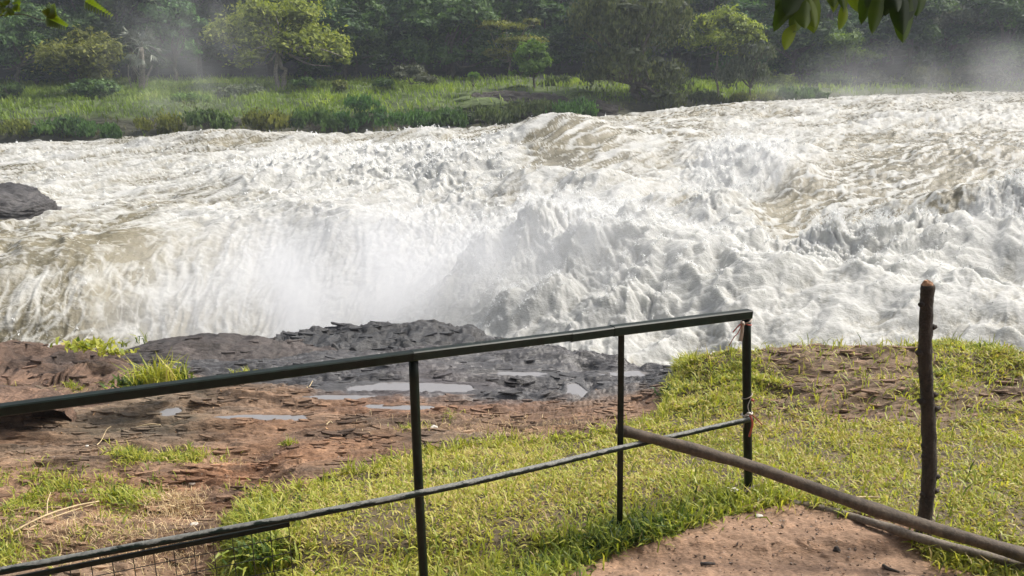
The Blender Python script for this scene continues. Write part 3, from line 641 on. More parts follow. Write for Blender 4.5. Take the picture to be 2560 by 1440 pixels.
# the palm: fans of folded segments on arching stalks, skirt of dead leaves
pe = empty('fan_palm', P(352, 232, 67), 'grey-green fan palm with pale drooping fronds beside the rounded olive tree', 'palm')
pc = P(352, 118, 67)
V, F = tube(curve([P(352, 240, 67), P(356, 180, 67), pc], 10), np.linspace(.28, .2, 10), 8, wob=.2); mk('trunk', V, F, M['bark_pale'], pe)
simple('palm_leaf', (.15, .175, .12), .45, var=.45, scale=3, bmp=0)
rp = np.random.default_rng(9)
for k in range(26):
    az = rp.uniform(0, 2*np.pi); el = rp.uniform(-.9, 1.2) if k > 8 else rp.uniform(.2, 1.3)
    dr = np.array([math.cos(az)*math.cos(el), math.sin(az)*math.cos(el)*.8, math.sin(el)])
    st = pc + dr*1.15; st[2] -= .12
    V1, F1 = tube(curve([pc, pc+dr*.6+[0, 0, .12], st], 5), .035, 4)
    side = np.cross(dr, [0, 0, 1.]); side /= np.linalg.norm(side); nrm = np.cross(side, dr)
    vs, fs = [], []
    for j in range(13):
        a = (j-6)/6*1.25; dd = dr*math.cos(a)+side*math.sin(a)
        tip = st + dd*rp.uniform(.85, 1.15) + np.array([0, 0, -.28])*abs(a)*rp.uniform(.4, 1.3) - [0, 0, .15 if el < .3 else 0]
        wv = np.cross(dd, nrm)*.075; b_ = len(vs)*1
        vs += [st-wv*.3, st+dd*.5+wv+nrm*.03, tip, st+dd*.5-wv+nrm*-.03]
        fs.append([b_, b_+1, b_+2, b_+3])
    V, F = join([(V1, F1), (np.array(vs), np.array(fs))])
    mk('frond', V, F, M['palm_leaf'], pe, smooth=False)
for k in range(7):
    x0 = rp.uniform(330, 395)
    V, F = tube(curve([P(x0, 232, 66.3), P(x0+rp.uniform(-12, 12), 195, 66.3), P(x0+rp.uniform(-30, 30), 162, 66.5)], 6), .045, 4); mk('vine', V, F, M['bark_pale'], pe)

# the forest behind: a few crowns copied many times, each tree a thing of its own
protos = []
for s_ in range(5):
    r_ = np.random.default_rng(300+s_)
    L_ = [(np.array([r_.uniform(-2.6, 2.6), r_.uniform(-2, 2), r_.uniform(2.0, 9.5)]), np.array([r_.uniform(2.2, 3.4), r_.uniform(1.8, 2.8), r_.uniform(1.3, 2.2)])) for _ in range(10)]
    V, F, T = foliage(L_, 10500, .38, 310+s_)
    e = empty('forest_tree', (0, 0, 0), 'x', 'tree')
    cr = mk('crown', V, F, M['fol_green' if s_ in (1, 3) else 'fol_dark'], e, smooth=False, attrs={'tint': T})
    parts = [tube(limb_path((0, 0, -1), (r_.normal()*.4, 0, 6), 9, .3, s_), np.linspace(.3, .15, 9), 7, wob=.2)]
    for l in L_: parts.append(tube(limb_path((0, 0, 4), l[0], 6, .4, s_+9), np.linspace(.13, .03, 6), 5))
    tr_ = mk('trunk', *join(parts), M['bark_dark'], e)
    protos.append((e, cr, tr_))
where = [(-260, 'beyond the left edge'), (-120, 'at the far left corner'), (60, 'above the small dark tree at left'), (190, 'above the rounded olive tree'), (330, 'above the fan palm'), (470, 'over the misty hollow'), (600, 'behind the left half of the olive tree'),
         (740, 'behind the right half of the olive tree'), (880, 'over the leaning leafy tree'), (985, 'over the dark gap'), (1100, 'behind the large dark tree, left side'), (1230, 'behind the large dark tree, right side'),
         (1350, 'above the small bright green tree'), (1480, 'behind the creeper-draped tree, left side'), (1620, 'behind the creeper-draped tree, right side'), (1760, 'behind the yellow-green tree'), (1890, 'above the grey-leaved shrub'),
         (2010, 'behind the hanging near leaves, left bunch'), (2130, 'above the lime bush'), (2260, 'behind the hanging near leaves, right bunch'), (2390, 'above the broad thorn tree'), (2520, 'in the upper right corner'), (2680, 'beyond the right edge'), (2820, 'far beyond the right edge')]
first = True
used = [False]*5
for row, (Yr, sc, adj) in enumerate([(75, .78, 'shaded forest tree of the front rank'), (84, 1.15, 'tall forest tree of the middle rank'), (96, 1.6, 'towering forest tree of the back rank')]):
    for j, (x, wh) in enumerate(where):
        if row == 0 and x in (470, 985, 600): continue
        k = (j*3+row*2) % 5
        x_ = x + rng.uniform(-30, 30) + row*45; y_ = Yr + rng.uniform(-2, 3)
        z_ = base_z(x_, y_)
        e, cr, tr_ = protos[k]
        if used[k]:
            e2 = e.copy(); C.objects.link(e2)
            for ch in (cr, tr_):
                c2 = ch.copy(); c2.parent = e2; C.objects.link(c2)
            e = e2
        used[k] = True
        p_ = P(x_, 150, y_)
        e.location = (p_[0], y_, z_-.3); s2 = sc*rng.uniform(.85, 1.15); e.scale = (s2*1.1, s2*1.1, s2); e.rotation_euler = (0, 0, rng.uniform(0, 6.28))
        tag(e, adj+', '+wh, 'tree', 'trees of the forest across the river')

# ------------------------------------------------------------------ NEAR GROUND
UG = ugrid(840, lo=-.78, hi=.78, n_out=24, far=1.6)
GR = [
 [(-900, 2200, 1.2), (0, 2200, 1.2), (1280, 2200, 1.2), (2560, 2200, 1.2), (3400, 2200, 1.2)],
 [(-900, 1460, 3.35), (0, 1460, 3.35), (450, 1460, 3.30), (600, 1460, 3.10), (760, 1460, 2.80), (1280, 1460, 2.71), (2560, 1460, 2.70), (3400, 1460, 2.7)],
 [(-900, 1330, 3.85), (0, 1330, 3.85), (460, 1330, 3.80), (575, 1330, 3.70), (640, 1325, 3.25), (800, 1330, 3.15), (1280, 1330, 3.10), (1700, 1330, 3.05), (2560, 1330, 3.05), (3400, 1330, 3.05)],
 [(-900, 1230, 4.45), (0, 1230, 4.45), (560, 1230, 4.40), (650, 1230, 4.30), (760, 1235, 3.75), (900, 1230, 3.70), (1280, 1230, 3.55), (1700, 1230, 3.45), (2560, 1230, 3.42), (3400, 1230, 3.4)],
 [(-900, 1080, 5.5), (0, 1080, 5.5), (900, 1080, 5.4), (1300, 1080, 5.2), (1550, 1080, 4.6), (1750, 1080, 4.40), (2560, 1080, 4.35), (3400, 1080, 4.3)],
 [(-900, 960, 6.7), (0, 960, 6.7), (1000, 960, 6.65), (1400, 960, 6.7), (1600, 960, 6.6), (1690, 960, 5.7), (1800, 960, 5.25), (2100, 960, 5.15), (2560, 960, 5.1), (3400, 960, 5.1)],
 [(-900, 905, 8.0), (0, 905, 8.0), (700, 900, 7.9), (1000, 880, 8.3), (1250, 872, 8.5), (1400, 876, 8.3), (1500, 897, 7.8), (1600, 912, 7.5), (1690, 924, 7.2), (1730, 912, 6.1), (1800, 897, 5.9), (1900, 886, 5.95), (2100, 882, 6.0), (2250, 882, 6.0), (2380, 872, 6.0), (2480, 880, 5.9), (2560, 896, 5.7), (3400, 900, 5.7)],
 [(-900, 1000, 9.5), (0, 1000, 9.5), (1000, 960, 10), (1690, 1020, 8.2), (1800, 1040, 6.9), (2560, 1050, 6.7), (3400, 1050, 6.7)],
 [(-900, 1300, 10.5), (0, 1300, 10.5), (1000, 1300, 11), (2560, 1400, 7.6), (3400, 1400, 7.6)],
]
GV = loft(GR, [12, 62, 64, 100, 88, 84, 10, 5], UG, 5)
gpx, gpy = proj(GV)
X, Yg, Z = GV[..., 0].copy(), GV[..., 1].copy(), GV[..., 2].copy()
jn = fbm(X*3, Yg*3, Z*0, 4, 81)
jn2 = fbm(X*9, Yg*9, Z*0, 3, 82)
jx, jy = gpx+jn*40+jn2*14, gpy+jn*18+jn2*8
PATH = [(1330, 1500), (1400, 1440), (1560, 1382), (1700, 1318), (1850, 1285), (1990, 1268), (2090, 1280), (2200, 1300), (2340, 1322), (2290, 1370), (2330, 1410), (2480, 1450), (2640, 1500), (2760, 1700), (2900, 2400), (-2000, 2600), (-400, 1700), (700, 1560)]
path = pip(jx, jy, PATH).astype(float)
LY = np.interp(jx, [540, 560, 600, 700, 850, 1050, 1250, 1400, 1550, 1640, 1680, 1720, 1800, 2560], [1600, 1315, 1275, 1228, 1180, 1135, 1112, 1098, 1078, 1040, 965, 905, 880, 850])
lawn = (jy > LY).astype(float)*(jx > 555)*(1-path)
bare = np.clip(1.7*gs(gpx, gpy, 2120, 955, 150, 75) + 1.5*gs(gpx, gpy, 2080, 900, 240, 24) + .7*gs(gpx, gpy, 2440, 985, 130, 40) + .55*gs(gpx, gpy, 2400, 1040, 230, 26) + .5*gs(gpx, gpy, 2200, 1030, 120, 22) + .5*gs(gpx, gpy, 2560, 960, 80, 60) + .35*gs(gpx, gpy, 2290, 1330, 120, 30) + .45*gs(gpx, gpy, 1930, 1010, 60, 40) + .3*gs(gpx, gpy, 2150, 1190, 100, 30), 0, 1)
grassy = lawn*np.clip(1-bare*1.25+jn*.5, 0, 1)
mound = lawn*ss(gpy, 1060, 1000)*ss(gpx, 1640, 1720)
darkrock = (1-lawn)*(1-path)*ss(jy - np.interp(gpx, [0, 400, 700, 900, 1100, 1300, 1500, 1700], [905, 935, 965, 1000, 1000, 1012, 992, 965]), 16, -16)
brown = (1-lawn)*(1-path)*(1-darkrock)
grey_rise = lawn*ss(gpy, 1062, 1010)*0
# relief
wq = fbm(X*.8, Yg*.8, X*0, 2, 83)
strat = 1-np.abs(pn(X*1.3+wq, Yg*5+wq*3, Z*9, 84))*2
st2 = 1-np.abs(pn(X*2.2+wq*2, Yg*12+wq*5, Z*8, 85))*2
st3 = 1-np.abs(pn(X*5+wq*2, Yg*28+wq*5, Z*8, 86))*2
und = fbm(X*.9, Yg*1.6, X*0, 3, 87)
def terr(x, y, z, k, sd, o=4, e=.86):
    f = fbm(x, y, z, o, sd, .6)*k; q = np.floor(f); return (q + ss(f-q, e, 1.))/k
tq = terr(X*.55+wq*.5, Yg*4+wq*1.2, X*0, 8, 201, 5)*.085 + terr(X*1.3+wq, Yg*12+wq*2, X*0, 6, 207, 4)*.030 + terr(X*.4, Yg*1.2, X*0, 6, 213, 5, .90)*.10
rr_ = np.sign(strat)*np.abs(strat)**1.4*.030 + st2*.014 + st3*.007
flk = fbm(X*2.2+wq, Yg*9+wq*4, X*0, 3, 88); flake = ss(flk, .02, .10)*.022 + ss(flk, .25, .30)*.016
rock_relief = rr_*.45 + flake*.5 + und*.04 + tq
relief = brown*rock_relief + darkrock*(rock_relief*1.25 + und*.05) + lawn*(und*.03+jn*.02+mound*(jn*.05+rr_*.8)) + lawn*bare*rock_relief*.8 + path*(und*.014+jn2*.012+.008*fbm(X*25, Yg*25, X*0, 2, 89))
relief += path*.010*ss(fbm(X*5, Yg*7, X*0, 3, 98), .1, .3)
# hollows and swellings seen in the slab
for cx, cy, sx, sy, h in [(1240, 1020, .55, .22, .05), (1270, 1075, .5, .10, -.05), (960, 1055, .5, .16, .05), (980, 1072, .5, .05, -.03), (280, 1050, .5, .10, -.07), (1470, 915, .12, .14, -.14), (1440, 965, .12, .35, -.10), (880, 1192, .45, .05, -.07),
                          (560, 1065, .5, .12, .04), (1560, 940, .35, .25, .05), (1000, 905, .5, .12, -.07), (1150, 930, .8, .25, .05), (1350, 890, .6, .3, .08), (640, 1325, .25, .2, -.03)]:
    p_ = P(cx, cy, 1.); i = np.argmin((gpx-cx)**2+(gpy-cy)**2); x0, y0 = X.flat[i], Yg.flat[i]
    relief += h*gs(X, Yg, x0, y0, sx, sy)
GZ = Z + relief
# puddles
PUD = [(865, 993, .40, .08, 'pale rain puddle left of the round railing post, in front of the dark ledge'), (1010, 968, .62, .13, 'broad shallow puddle crossed by the round railing post'), (640, 1046, .40, .085, 'separate small bright puddle in the brown slab left of the others'), (1255, 940, .50, .09, 'long thin puddle right of the round railing post'),
       (1440, 975, .10, .26, 'upright narrow puddle in the rock cleft'), (1590, 940, .28, .10, 'small puddle on grey rock right of the flat railing bar'), (1000, 1017, .28, .06, 'tiny puddle in the reddish rock touching the round railing post'), (426, 1030, .09, .09, 'tiny glinting pool just below the top rail at left')]
pudobj = []
def pwarp(x, y, sx, sy): return 1+.62*fbm(x*.75/sx+3, y*1.1/sy, x*0, 4, 96, .6)
for cx, cy, sx, sy, lb in PUD:
    i = np.argmin((gpx-cx)**2+(gpy-cy)**2); x0, y0 = X.flat[i], Yg.flat[i]
    lev = GZ.flat[i]*.3 + Z.flat[i]*.7 - .004
    pw_ = pwarp(X, Yg, sx, sy)
    rn = np.sqrt(((X-x0)/sx)**2+((Yg-y0)/sy)**2)*pw_; mm = np.exp(-rn**3.2)
    GZ = GZ*(1-mm) + (lev + .020*(fbm((X)*4, Yg*9, X*0, 3, 90)) - .020 + .45*rr_*.15)*mm
    rim_ = ss(rn, .82, 1.0)*ss(rn, 1.8, 1.3)
    GZ = GZ + rim_*np.maximum(lev+.004+.008*np.abs(jn)-GZ, 0)
    pudobj.append((x0, y0, lev, sx, sy, lb))
GV2 = np.stack([X, Yg, GZ], -1)
# scarp of the lawn and the mound edge: soil relief sideways
# colours
def C3(*c): return np.array(c)
n_a = fbm(X*1.1, Yg*3.0, X*0, 4, 91)[..., None]; n_b = fbm(X*4, Yg*14, Z*5, 3, 92)[..., None]; n_c = fbm(X*.5, Yg*.9, X*0, 2, 93)[..., None]
tv_ = terr(X*1.3+wq, Yg*6+wq*3, X*0, 6, 221)[..., None]
cbrown = C3(.180, .113, .069)*(1+.45*n_b+.9*tv_) + C3(.07, .055, .04)*np.clip(n_a*1.5+.1, -.3, 1) + C3(.05, -.01, -.02)*n_c
red = (gs(gpx, gpy, 1260, 1020, 190, 30)+.5*gs(gpx, gpy, 950, 1030, 160, 25)+.5*gs(gpx, gpy, 130, 1110, 160, 40))[..., None]
cbrown = cbrown*(1-.5*red) + C3(.17, .082, .048)*.5*red*(1+.5*n_b)
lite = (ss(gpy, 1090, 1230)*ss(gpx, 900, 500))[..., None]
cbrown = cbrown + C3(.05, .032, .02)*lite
stain = ss(fbm(X*1.7, Yg*4, X*0, 3, 94), .12, .3)[..., None]
cbrown = cbrown*(1-.45*stain) + C3(.085, .065, .05)*.45*stain
cdark = C3(.078, .076, .078)*(1+.5*n_b+.3*n_a) + C3(.03, .01, .01)*np.clip(n_c, 0, 1)
cpath = C3(.250, .157, .100)*(1+.22*n_a+.22*jn2[..., None]) + C3(.05, .04, .03)*n_c
csoil = C3(.10, .075, .042)*(1+.4*jn2[..., None])
cmr = C3(.185, .125, .082)*(1+.5*n_b)
k_ = (lawn*bare*.9)[..., None]
cl = csoil*(1-k_) + cmr*k_
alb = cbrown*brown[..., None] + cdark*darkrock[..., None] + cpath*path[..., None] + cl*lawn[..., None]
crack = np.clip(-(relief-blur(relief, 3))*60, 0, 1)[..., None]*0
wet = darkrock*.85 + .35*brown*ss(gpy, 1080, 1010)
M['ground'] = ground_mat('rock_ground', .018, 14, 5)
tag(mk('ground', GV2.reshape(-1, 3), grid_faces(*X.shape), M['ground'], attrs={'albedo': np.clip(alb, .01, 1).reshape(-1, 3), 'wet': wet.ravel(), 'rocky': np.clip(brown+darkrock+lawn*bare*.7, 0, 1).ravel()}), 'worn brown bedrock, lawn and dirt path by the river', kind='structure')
# ground continued behind and beside the viewpoint
bx = np.array([[-14, -14, -.02], [14, -14, -.02], [14, 1.25, -.02], [-14, 1.25, -.02]])
tag(mk('path', bx, np.array([[0, 1, 2, 3]]), simple('dirt', (.30, .18, .12), .9, scale=12, bmp=.01)), 'reddish dirt path behind the viewpoint', kind='structure')
m, N, L, B = new_mat('puddle_water'); B.inputs['Base Color'].default_value = (.18, .17, .165, 1); B.inputs['Roughness'].default_value = .03; B.inputs['IOR'].default_value = 1.6
B.inputs['Specular IOR Level'].default_value = 1.0
L.new(bump(N, L, noise_node(N, L, 14, 2), .0015, .5), B.inputs['Normal']); M['puddle'] = m
for x0, y0, lev, sx, sy, lb in pudobj:
    th = np.linspace(0, 2*np.pi, 40, endpoint=False)
    q_ = 1.12/pwarp(x0+sx*np.cos(th), y0+sy*np.sin(th), sx, sy)
    rim = np.stack([x0+sx*q_*np.cos(th), y0+sy*q_*np.sin(th), np.full(40, lev)], 1)
    V = np.concatenate([rim, [[x0, y0, lev]], rim-[0, 0, .10], [[x0, y0, lev-.10]]])
    k = np.arange(40); k2 = (k+1) % 40
    F3 = np.concatenate([np.stack([k, k2, np.full(40, 40)], 1), np.stack([k2+41, k+41, np.full(40, 81)], 1)]); F4 = np.stack([k+41, k2+41, k2, k], 1)
    tag(mk('puddle', V, [F3, F4], M['puddle'], smooth=False), lb, 'puddle', 'rain puddles on the rock', kind='thing')

# ------------------------------------------------------------------ ROCKS
ROCKS = {}
def rock(name, label, outline, Yc, front, back, zb_py, mat_col, wetv, seed, relief_a=.05, group=None, pw=.75, nx=220, nt=130, tilt=0.06, zbase=None, under=0, fr=1.0, sq=.8, grp_cat='rock', saw=(9, .03)):
    """crest outline in photo pixels at distance Yc; cross-section reaches front/back metres from the crest"""
    o = np.array(outline, float); c = P(o[:, 0], o[:, 1], Yc)
    xs = np.linspace(c[0, 0], c[-1, 0], nx); zt = np.interp(xs, c[:, 0], c[:, 2])
    k = np.exp(-np.linspace(-2, 2, 9)**2); k /= k.sum(); zt = np.convolve(np.concatenate([[zt[0]]*4, zt, [zt[-1]]*4]), k, 'valid')
    zb = P(1280, zb_py, Yc-front)[2] if zbase is None else zbase
    s = np.linspace(-1, 1, nx); prof = np.clip(1-np.abs(s)**5, .02, 1)
    t = np.linspace(-.08, 1, nt)*np.pi*.96
    hgt = np.maximum(zt-zb, .03)
    rise = np.sign(np.sin(t))[:, None]*np.abs(np.sin(t))[:, None]**sq
    hM = np.where((np.cos(t) > 0)[:, None], hgt[None], back*1.0+.4)    # the far side falls away towards the river
    Zr = zt[None] - hM*(1-rise)
    fb = np.where(np.cos(t) > 0, front, back)[:, None]
    Yr = Yc - np.sign(np.cos(t))[:, None]*np.abs(np.cos(t))[:, None]**pw*fb*prof[None]**.6
    Xr = np.broadcast_to(xs, Zr.shape)
    hf = rise*np.ones_like(Zr); uh = .56+.28*fbm(Xr*1.5, Xr*0, Xr*0+seed, 3, seed)
    Yr = Yr + np.where(np.cos(t) > 0, 1, 0)[:, None]*under*(ss(uh-hf, 0, .10)+.5*ss(uh-.2-hf, 0, .1))
    V = np.stack([Xr, Yr, Zr], -1); Nn = normals(V)
    Nn = np.where((Nn[..., 1:2]*(Yr-Yc)[..., None]) < -.2, -Nn, Nn)
    w_ = fbm(Xr*.9, Yr*.9, Zr*.9, 2, seed)
    zt_ = Zr + Xr*tilt
    l1 = np.abs(pn(Xr*.8*fr+w_, Yr*.8*fr, zt_*7*fr+w_*2, seed+1)); l2 = np.abs(pn(Xr*2*fr+w_, Yr*2*fr, zt_*17*fr+w_*3, seed+2)); l3 = np.abs(pn(Xr*6*fr, Yr*6*fr, zt_*34*fr+w_*3, seed+3))
    f_ = fbm(Xr*1.6*fr, Yr*1.6*fr, Zr*2*fr, 4, seed+4)
    sw = (zt_*saw[0] + w_*1.1 + .3*f_) % 1.0; sw = np.where(sw < .86, sw/.86, (1-sw)/.14)
    sq_ = zt_*saw[0]*1.3 + w_*1.6 + f_*.5; fl_ = np.floor(sq_); fr_ = ss(sq_-fl_, .82, 1.)
    ly = lambda k_: pn(k_*3.71+.5, Xr*1.1*fr+k_*.37, Yr*.9*fr, seed+60)
    dstr = ly(fl_)*(1-fr_)+ly(fl_+1)*fr_
    lay = terr(Xr*.5*fr+w_*.5, Yr*.5*fr, zt_*saw[0]*.45+w_*.6, 6, seed+30, 4, .80)
    rg = 1-np.abs(fbm(Xr*1.1*fr, Yr*3.2*fr, zt_*6*fr, 4, seed+40, .6))*3.2; rg2 = 1-np.abs(fbm(Xr*3.*fr, Yr*8*fr, zt_*15*fr, 3, seed+50, .6))*3
    dd = saw[1]*1.1*dstr + saw[1]*1.2*lay + saw[1]*(sw-.5)*.8*ss(f_, -.3, .3) + relief_a*(.55*np.clip(rg, -1, 1)+.30*np.clip(rg2, -1, 1)+.6*f_)
    V = V + Nn*dd[..., None]
    for _ in range(3):                     # bring the weathered crest back down to the crest line it was drawn from
        qx, qy = proj(V); mn = qy.min(0); ty = np.interp(qx[qy.argmin(0), np.arange(nx)], o[:, 0], o[:, 1])
        er = np.convolve(np.pad(mn-ty, 22, 'edge'), np.ones(45)/45, 'valid')
        V[..., 2] += (er*Yc/FPX)[None]*np.clip(hf*1.3, 0, 1)
    nb = fbm(Xr*3, Yr*3, zt_*16, 3, seed+6)[..., None]; na = fbm(Xr*.9, Yr*.9, Zr*1.5, 3, seed+7)[..., None]
    c1, c2 = np.array(mat_col[0]), np.array(mat_col[1])
    mixv = np.clip(.5+na*1.1+nb*.5, 0, 1); a_ = (c1*(1-mixv)+c2*mixv)*(1+.35*nb)
    ROCKS[name] = (V, np.clip(a_, .01, 1), hf, wetv)
    ob = mk(name, V.reshape(-1, 3), grid_faces(nt, nx), M['rockm'], attrs={'albedo': np.clip(a_, .01, 1).reshape(-1, 3), 'wet': np.full(V.shape[0]*V.shape[1], wetv), 'rocky': np.ones(V.shape[0]*V.shape[1])})
    return tag(ob, label, grp_cat, group)
M['rockm'] = ground_mat('outcrop_rock', .04, 13, 5)
DK = ((.020, .020, .021), (.072, .072, .074)); BRN = ((.060, .042, .034), (.24, .145, .095)); GRB = ((.022, .020, .019), (.080, .066, .060))
rock('rock_outcrop', 'black wet craggy rock ledge in front of the plunging white water', [(690, 868), (704, 842), (740, 822), (800, 817), (880, 812), (912, 802), (980, 812), (1035, 800), (1080, 801), (1130, 812), (1170, 810), (1215, 836), (1290, 852), (1360, 868), (1430, 890), (1520, 905)], 9.6, 1.5, 1.2, 905, DK, .7, 120, .13, under=.12, saw=(6, .06), pw=.6, nx=330, nt=170, sq=.6)
rock('boulder', 'smooth dark grey-brown boulder hump between the brown rock and the black ledge', [(270, 905), (330, 866), (400, 850), (480, 836), (550, 832), (640, 840), (700, 848), (760, 858), (820, 868), (848, 880), (870, 900)], 8.0, .62, .9, 955, GRB, .5, 140, .06, tilt=-.12, saw=(9, .03), sq=.5)
rock('layered_rock', 'brown layered rock ledge at the left edge, sloping down to the right', [(-420, 862), (-100, 858), (60, 857), (150, 862), (230, 870), (300, 884), (370, 905), (420, 925), (460, 950), (500, 985)], 6.9, .85, 1.1, 1010, BRN, .12, 160, .09, tilt=.22, nx=300, nt=170, sq=.45, saw=(8, .14), under=.48)
rock('small_rock', 'small brown rock lump below the overhang of the layered ledge', [(-120, 972), (-40, 966), (40, 962), (80, 972), (120, 968), (150, 985), (160, 1005)], 5.75, .35, .35, 1030, BRN, .1, 180, .035, under=.1, nx=150, nt=80, fr=1.8)
rock('river_boulder', 'dark smooth boulder in the white water at the left edge', [(-260, 500), (-120, 470), (0, 452), (40, 456), (85, 472), (112, 488), (125, 502), (130, 520)], 23.5, 1.6, 1.5, 560, ((.04, .038, .04), (.10, .095, .095)), .4, 200, .14, nx=200, nt=120, fr=.5, saw=(3, .12))
rock('slab_hump', 'low dark grey-brown rock hump in the middle of the brown slab', [(870, 1066), (910, 1054), (960, 1047), (1020, 1048), (1080, 1056), (1120, 1070)], 5.6, .25, .3, 1085, ((.085, .06, .042), (.17, .115, .08)), .1, 220, .02, nx=160, nt=70, fr=2.4)
rock('bank_ledge', 'grey layered rock ledge in the far bank under the brown scrub', [(1150, 262), (1180, 236), (1230, 226), (1300, 228), (1400, 236), (1500, 250), (1560, 270)], 59.5, 2.2, 2, 320, ((.028, .024, .022), (.075, .062, .05)), .2, 240, .35, nx=150, nt=80, fr=.25)

# ------------------------------------------------------------------ GRASS near
cell = np.linalg.norm(np.cross(np.gradient(GV2, axis=0), np.gradient(GV2, axis=1)), axis=-1)
inview = (1-.45*(gpx > 2680))*(gpx > -120) * (gpx < 3300) * (gpy < 1520) * (np.arange(X.shape[0]) < 416)[:, None]
def scatter(dens, n, jit=.006):
    w_ = (cell*dens*inview).ravel(); w_ /= w_.sum(); i = rng.choice(w_.size, n, p=w_)
    p_ = GV2.reshape(-1, 3)[i] + rng.normal(size=(n, 3))*[jit, jit, 0]; p_[:, 0] += np.gradient(X, axis=1).ravel()[i]*rng.uniform(-.5, .5, n); return i, p_
pxf, pyf = gpx.ravel(), gpy.ravel()
far_w = 1/(1+((Yg-2.7)/2.2)**2*1.2)
i, pos = scatter(grassy*(.30+.95*ss(jn, -.35, .25))*(.25+.75*ss(jn2, -.45, .0))*(far_w*.8+.25), 112000)
n = len(i); yy = pos[:, 1]
sc_ = (.8+.14*(yy-2.7))
gv = fbm(pos[:, 0]*1.6, pos[:, 1]*1.6, pos[:, 0]*0, 3, 95)
dk = np.clip(gs(pxf[i], pyf[i], 1560, 1350, 260, 60, -.3)*1.1 + gs(pxf[i], pyf[i], 650, 1360, 70, 80)*.7 + .25*gs(pxf[i], pyf[i], 2400, 1400, 160, 60) + .25*ss(pyf[i], 1040, 940), 0, 1)
tint = np.clip(.34 + .3*gv + rng.normal(size=n)*.15 + dk*.42, 0, 1)
tint = np.where(rng.random(n) < .20*(1-dk*.6), rng.uniform(0, .14, n), tint)
ln = rng.uniform(.020, .048, n)*sc_*(1+.6*dk); wd = rng.uniform(.006, .0115, n)*sc_*(1+.15*dk)
V, F, T = blades(pos-[0, 0, .004], ln, wd, tint, rng.uniform(.5, 1.55, n), 21, droop=.4)
tag(mk('lawn_grass', V, F, M['lawn'], attrs={'tint': T}), 'short yellow green grass of the lawn around the railing', 'grass', kind='stuff')
# longer tufts: lawn rim, weeds at the railing foot, path edge
edge_l = np.clip(np.abs(blur(lawn, 4)-.5) < .45, 0, 1)*(lawn > 0)
d2 = lawn*(1.6*gs(gpx, gpy, 1540, 1355, 260, 50, -.3) + 1.0*gs(gpx, gpy, 640, 1370, 80, 90) + .25*gs(gpx, gpy, 1100, 1400, 300, 60) + .7*gs(gpx, gpy, 1880, 1255, 120, 22) + .9*gs(gpx, gpy, 2400, 1400, 130, 50) + .05 + .5*edge_l + .8*gs(gpx, gpy, 2040, 1290, 60, 20))
prim = np.clip(blur(path, 14)*(1-blur(path, 14))*4, 0, 1)*path; d2 = d2 + .55*prim*ss(jn2, -.1, .35)
i, pos = scatter(d2, 13500); n = len(i)
dk = np.clip(gs(pxf[i], pyf[i], 1540, 1360, 260, 60, -.3) + gs(pxf[i], pyf[i], 650, 1370, 70, 80)*.6, 0, 1)
V, F, T = blades(pos-[0, 0, .004], rng.uniform(.06, .13, n)*(.85+.1*(pos[:, 1]-2.7)), rng.uniform(.006, .010, n), np.clip(.45+rng.normal(size=n)*.17+.35*dk, 0, 1), rng.uniform(.1, 1.15, n), 22, droop=.7)
tag(mk('long_grass', V, F, M['lawn'], attrs={'tint': T}), 'longer darker grass tufts along the railing foot and lawn rim', 'grass', kind='stuff')
# sparse plants on the slab
sp = brown*(.9*gs(gpx, gpy, 120, 1225, 160, 28) + .8*gs(gpx, gpy, 330, 1250, 50, 22, 0) + .8*gs(gpx, gpy, 450, 1148, 90, 14) + .8*gs(gpx, gpy, 330, 1155, 50, 20) + .9*gs(gpx, gpy, 10, 1250, 50, 30) + .8*gs(gpx, gpy, 30, 1400, 70, 50) + .35*gs(gpx, gpy, 610, 1255, 40, 20) + .2*gs(gpx, gpy, 180, 1330, 150, 40) + .5*gs(gpx, gpy, 725, 1100, 12, 10) + .5*gs(gpx, gpy, 1185, 1140, 20, 8) + .4*gs(gpx, gpy, 1125, 1055, 25, 8) + .3*gs(gpx, gpy, 1030, 1072, 30, 8) + .5*gs(gpx, gpy, 180, 975, 20, 14) + .7*gs(gpx, gpy, 20, 1000, 20, 20))
sp *= ss(jn, -.2, .2)
i, pos = scatter(sp, 6500, .012); n = len(i)
V, F, T = blades(pos, rng.uniform(.03, .09, n), rng.uniform(.004, .009, n), np.clip(.5+rng.normal(size=n)*.22, 0, 1), rng.uniform(.1, 1.3, n), 23, droop=.7)
tag(mk('rock_weeds', V, F, M['lawn'], attrs={'tint': T}), 'scattered green weeds growing in cracks of the brown slab', 'weeds', kind='stuff')
st_ = (1-lawn)*(1-path)*(1.3*gs(gpx, gpy, 440, 1262, 55, 22) + .5*gs(gpx, gpy, 250, 1340, 200, 50) + .35*gs(gpx, gpy, 450, 1400, 200, 60) + .4*gs(gpx, gpy, 570, 1160, 60, 10) + .6*gs(gpx, gpy, 1300, 1105, 50, 16) + .15*gs(gpx, gpy, 1300, 1070, 300, 20)) + lawn*.015
i, pos = scatter(st_, 4200, .012); n = len(i)
V, F, T = blades(pos, rng.uniform(.03, .10, n), rng.uniform(.002, .0045, n), rng.random(n), rng.uniform(.0, 1.2, n), 24, droop=.9)
tag(mk('dry_grass', V, F, M['straw_grass'], attrs={'tint': T}), 'bleached dry grass stalks on the brown rock', 'dry grass', kind='stuff')
